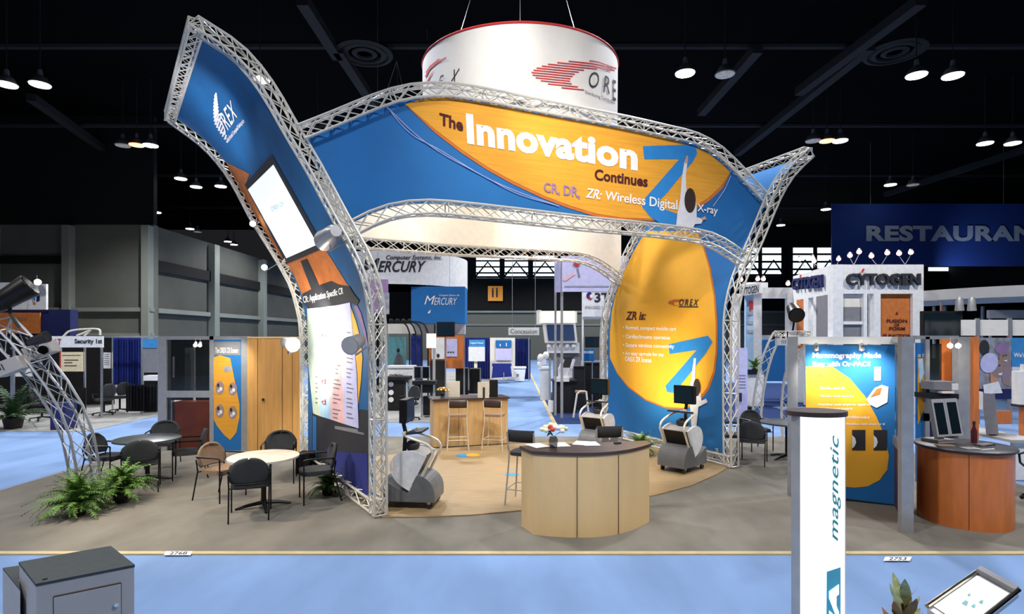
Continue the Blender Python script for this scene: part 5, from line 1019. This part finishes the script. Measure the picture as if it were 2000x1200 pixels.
# ================================================================ booths behind: right
cyt = thing('exhibit_tower', 'tall white exhibit tower with raised dark lettering on two faces', 'exhibit tower', W(1720, 700, 18))
Q0, Q1, Q2 = W(1549, 0, 21.5), W(1627, 0, 18), W(1804, 0, 18); zt, zm, zb = W(0, 517, 18).z, W(0, 574, 18).z, 0
def wall_box(m, a, b, z0, z1, th=.3):
    a2, b2 = Vector((a.x, a.y)), Vector((b.x, b.y)); d_ = (b2-a2).normalized(); n_ = Vector((-d_.y, d_.x))*th
    return m.prism([tuple(a2), tuple(b2), tuple(b2+n_), tuple(a2+n_)], z0, z1)
wall_box(MB(), Q1, Q2, zm, zt).build('header', 'wall_white', cyt, world=True); wall_box(MB(), Q0, Q1, zm, zt).build('side_header', 'wall_white', cyt, world=True)
for x0, x1 in ((1627, 1637), (1687, 1694), (1707, 1720), (1783, 1804)): wall_box(MB(), W(x0, 0, 18), W(x1, 0, 18), 0, zm).build('pillar', 'wall_white', cyt, world=True)
for t0, t1 in ((0, .1), (.3, .42), (.55, .62), (.9, 1)): wall_box(MB(), Q0.lerp(Q1, t0), Q0.lerp(Q1, t1), 0, zm).build('pillar', 'wall_white', cyt, world=True)
for x0, y0, x1, y1, m_ in ((1637, 576, 1687, 600, 'offwhite'), (1637, 600, 1687, 628, 'grey_panel'), (1637, 634, 1687, 658, 'grey_panel'), (1720, 574, 1783, 662, 'burnt')): MB().prect(x0, y0, x1, y1, 18.12, .04).build('infill_panel', m_, cyt, world=True)
MB().prect(1637, 628, 1687, 634, 18.05, .1).build('shelf', 'white', cyt, world=True); MB().prect(1560, 660, 1804, 668, 18.1, .2).build('lower_rail', 'wall_white', cyt, world=True)
wall_box(MB(), Q0.lerp(Q1, .1), Q0.lerp(Q1, .3), 2, zm, .02).build('infill_panel', 'burnt', cyt, world=True); wall_box(MB(), Q0.lerp(Q1, .62), Q0.lerp(Q1, .9), 2, zm, .02).build('infill_panel', 'grey_panel', cyt, world=True)
ip = [o for o in cyt.children if o.name.startswith('header')][0]; T18 = plane_hit(18)
text('CYTOGEN', tq(1651, 535, 1794, 558), T18, 'ink', ip, .02, bold=.03, ext=.05); shape([(1679, 530), (1683, 525), (1686, 527), (1681, 535)], T18, 'red', ip, .08, 'logo_shape')
q2 = quad_hit(Vector((Q0.x, Q0.y, 0)), Vector((Q1.x, Q1.y, 0)), Vector((Q0.x, Q0.y, 1))); ih = [o for o in cyt.children if o.name.startswith('side_header')][0]
text('CYTOGEN', [(1552, 545), (1611, 536), (1611, 562), (1552, 567)], q2, 'navy', ih, .03, bold=.03, ext=.04); shape([(1566, 540), (1568, 536), (1571, 538), (1568, 544)], q2, 'red', ih, .08, 'logo_shape')
inf = [o for o in cyt.children if o.name.startswith('infill_panel')][3]; IH = plane_hit(18.12)
for s_, x0, x1, y in (('A', 1748, 1754, 612), ('FUSION', 1731, 1771, 627), ('OF', 1746, 1756, 635), ('FORM', 1736, 1767, 642), ('FUNCTION', 1724, 1780, 656)): text(s_, tq(x0, y-3, x1, y+3.5), IH, 'maroon', inf, .02, bold=.03)
for k, (x, y, bx) in enumerate(((1660, 497, 1667), (1678, 490, 1668), (1702, 498, 1712), (1733, 492, 1722), (1756, 493, 1768), (1779, 491, 1768), (1587, 502, 1592), (1562, 504, 1573), (1590, 508, 1600), (1638, 504, 1632), (1539, 552, 1545), (1447, 544, 1455), (1480, 543, 1470), (1491, 543, 1484))):
    dd = 18 if k < 6 else 20; by_ = 517 if k < 6 else 522; by_ = 552 if k > 9 else by_
    par_can(('reddish glowing arm lamp on the white tower roof, %s along the front' % ('first', 'second', 'third', 'fourth', 'fifth', 'last')[k]) if k < 6 else ('reddish arm lamp over the white tower side, %s' % ('with two others at its rear', 'rearmost', 'lowest of three', 'at the front corner')[k-6]) if k < 10 else 'reddish arm lamp over the small white tower, %s' % ('by the tower corner', 'at the truss', 'middle one', 'outer one')[k-10],
            W(x, y, dd), W(x, y+14, dd-.6), .8, 'lamp_red', on=W(bx, by_, dd), mat='steel')
t = thing('exhibit_tower', 'small white exhibit tower with lettered header beside the flaring banner tower', 'exhibit tower', W(1480, 720, 22))
MB().hexa([W(1444, 579, 21), W(1485, 573, 21), W(1500, 573, 23), W(1460, 575, 23), W(1444, 558, 21), W(1485, 552, 21), W(1500, 552, 23), W(1460, 552, 23)]).build('header', 'wall_white', t, world=True)
h_ = t.children[0]; text('CYTOGEN', [(1446, 563), (1481, 557), (1481, 572), (1446, 577)], plane_hit(21), 'ink', h_, .03, bold=.02)
for x0, x1, m_ in ((1434, 1446, 'wall_white'), (1458, 1472, 'pale_blue'), (1472, 1488, 'wall_white'), (1538, 1550, 'wall_white')): MB().prect(x0, 574, x1, 745, 21.5, .2).build('pillar', m_, t, world=True)
MB().prect(1485, 562, 1552, 583, 21.6, .2).build('connecting_header', 'wall_white', t, world=True); MB().prect(1464, 588, 1471, 605, 21.4, .04).build('red_sign', 'red', t, world=True); MB().prect(1487, 664, 1540, 745, 21.7, .1).build('lower_panel', 'blue', t, world=True)
for y in (610, 628, 645): MB().prect(1461, y, 1471, y+6, 21.45, .03).build('list_sheet', 'kiosk_grey', t, world=True)
t = kit('poster_board', 'tall white text panel seen right of the flaring tower truss', 'poster', [('panel', 'lilac', 1437, 680, 1460, 815, 16.8, .06), ('picture', 'ink', 1444, 768, 1449, 785, 16.75, .03)]); shapes([rectp(1440, 733+k*6, 1456, 734.5+k*6) for k in range(5)], plane_hit(16.8), 'grey_panel', t.children[0], .01, 'lettering')
kit('waste_bin', 'dark bin at the foot of the tall white text panel', 'bin', [('body', 'dark_plastic', 1457, 797, 1470, 820, 16.9, .3), ('rim', 'black', 1456, 795, 1471, 798, 16.85, .35)])
fern('potted_fern', 'small green potted plant on a ledge behind the right truss mast', W(1475, 728, 20), .7, n=26); kit('planter_ledge', 'white ledge wall with dark planter behind the right truss mast', 'ledge', [('wall', 'wall_white', 1460, 732, 1492, 770, 20, .6), ('planter', 'black', 1462, 723, 1482, 732, 19.9, .5)])
t = kit('restaurant_sign', 'huge dark blue hanging restaurant banner with pale capitals', 'hanging sign', [('fabric', 'sign_blue', 1625, 398, 2100, 520, 34, .1), ('cable', 'steel', 1700, 150, 1700.6, 398, 34, .02), ('cable', 'steel', 1960, 150, 1960.6, 398, 34, .02)]); text('RESTAURANT', tq(1691, 441, 2060, 472), plane_hit(34), 'letter_grey', t.children[0], .05, bold=.045, space=1.06)
lamp('SPOT', 'sign_uplight', W(1880, 560, 32), W(1920, 515, 34), 420, (.6, .75, 1), .1, 110, 1)
t = thing('round_canopy', 'pale grey curved canopy ring over the far right booth', 'canopy', W(2040, 570, 20)); MB().lathe([(4.1, W(0, 590, 18).z-.05), (4.5, W(0, 583, 18).z), (4.5, W(0, 562, 18).z), (3.6, W(0, 562, 18).z), (3.6, W(0, 583, 18).z), (4.1, W(0, 590, 18).z-.05)], (18.2, 20.5, 0), 64).build('canopy_ring', 'kiosk_grey', t, True, world=True)
for px in (1825, 1846, 1920): MB().prect(px, 588, px+3, 700, 19.6, .1).build('post', 'steel', t, world=True)
for px, lb in ((1874, 'small grey downlight under the round canopy, first'), (1898, 'small grey downlight under the round canopy, second')): par_can(lb, W(px, 594, 17.0), W(px, 640, 17.0), 1.2, 'lamp_dim', on=W(px, 578, 17.1), mat='frame_silver')
kit('flat_tv', 'large dark flat television beside the tall white exhibit tower', 'television', [('casing', 'black', 1802, 608, 1880, 661, 17, .12), ('screen', 'screen_dark', 1806, 612, 1876, 656, 16.98, .03), ('mount_pole', 'steel', 1838, 590, 1841, 608, 17.1, .05), ('stand_pole', 'steel', 1838, 661, 1841, 790, 17.1, .05)])
for k, (x0, x1) in enumerate(((1881, 1909), (1915, 1972), (1978, 2030))): kit('fascia_board', ('white header panel beside the large television', 'white header panel in the middle of the far right row', 'white header panel cut by the picture edge')[k], 'panel', [('panel', 'offwhite', x0, 625, x1, 656, 16, .08), ('divider', 'grey_panel', x1, 622, x1+5, 660, 15.95, .1), ('post', 'grey_panel', x1, 660, x1+5, 810, 16.0, .08)])
kit('fascia_board', 'slanted pale panel above the far right white header panels', 'panel', [('panel', 'kiosk_grey', 1932, 606, 2030, 622, 18, .1), ('post', 'steel', 1934, 622, 1937, 780, 18.05, .06), ('post', 'steel', 2004, 622, 2007, 780, 18.05, .06)])
t = kit('partition_wall', 'white partition with blue mark behind the right truss mast', 'partition', [('panel', 'blue', 1500, 680, 1545, 742, 22.5, .06), ('panel', 'wall_white', 1480, 655, 1505, 742, 22.4, .06), ('counter', 'dark_plastic', 1490, 718, 1522, 742, 22, .5)])
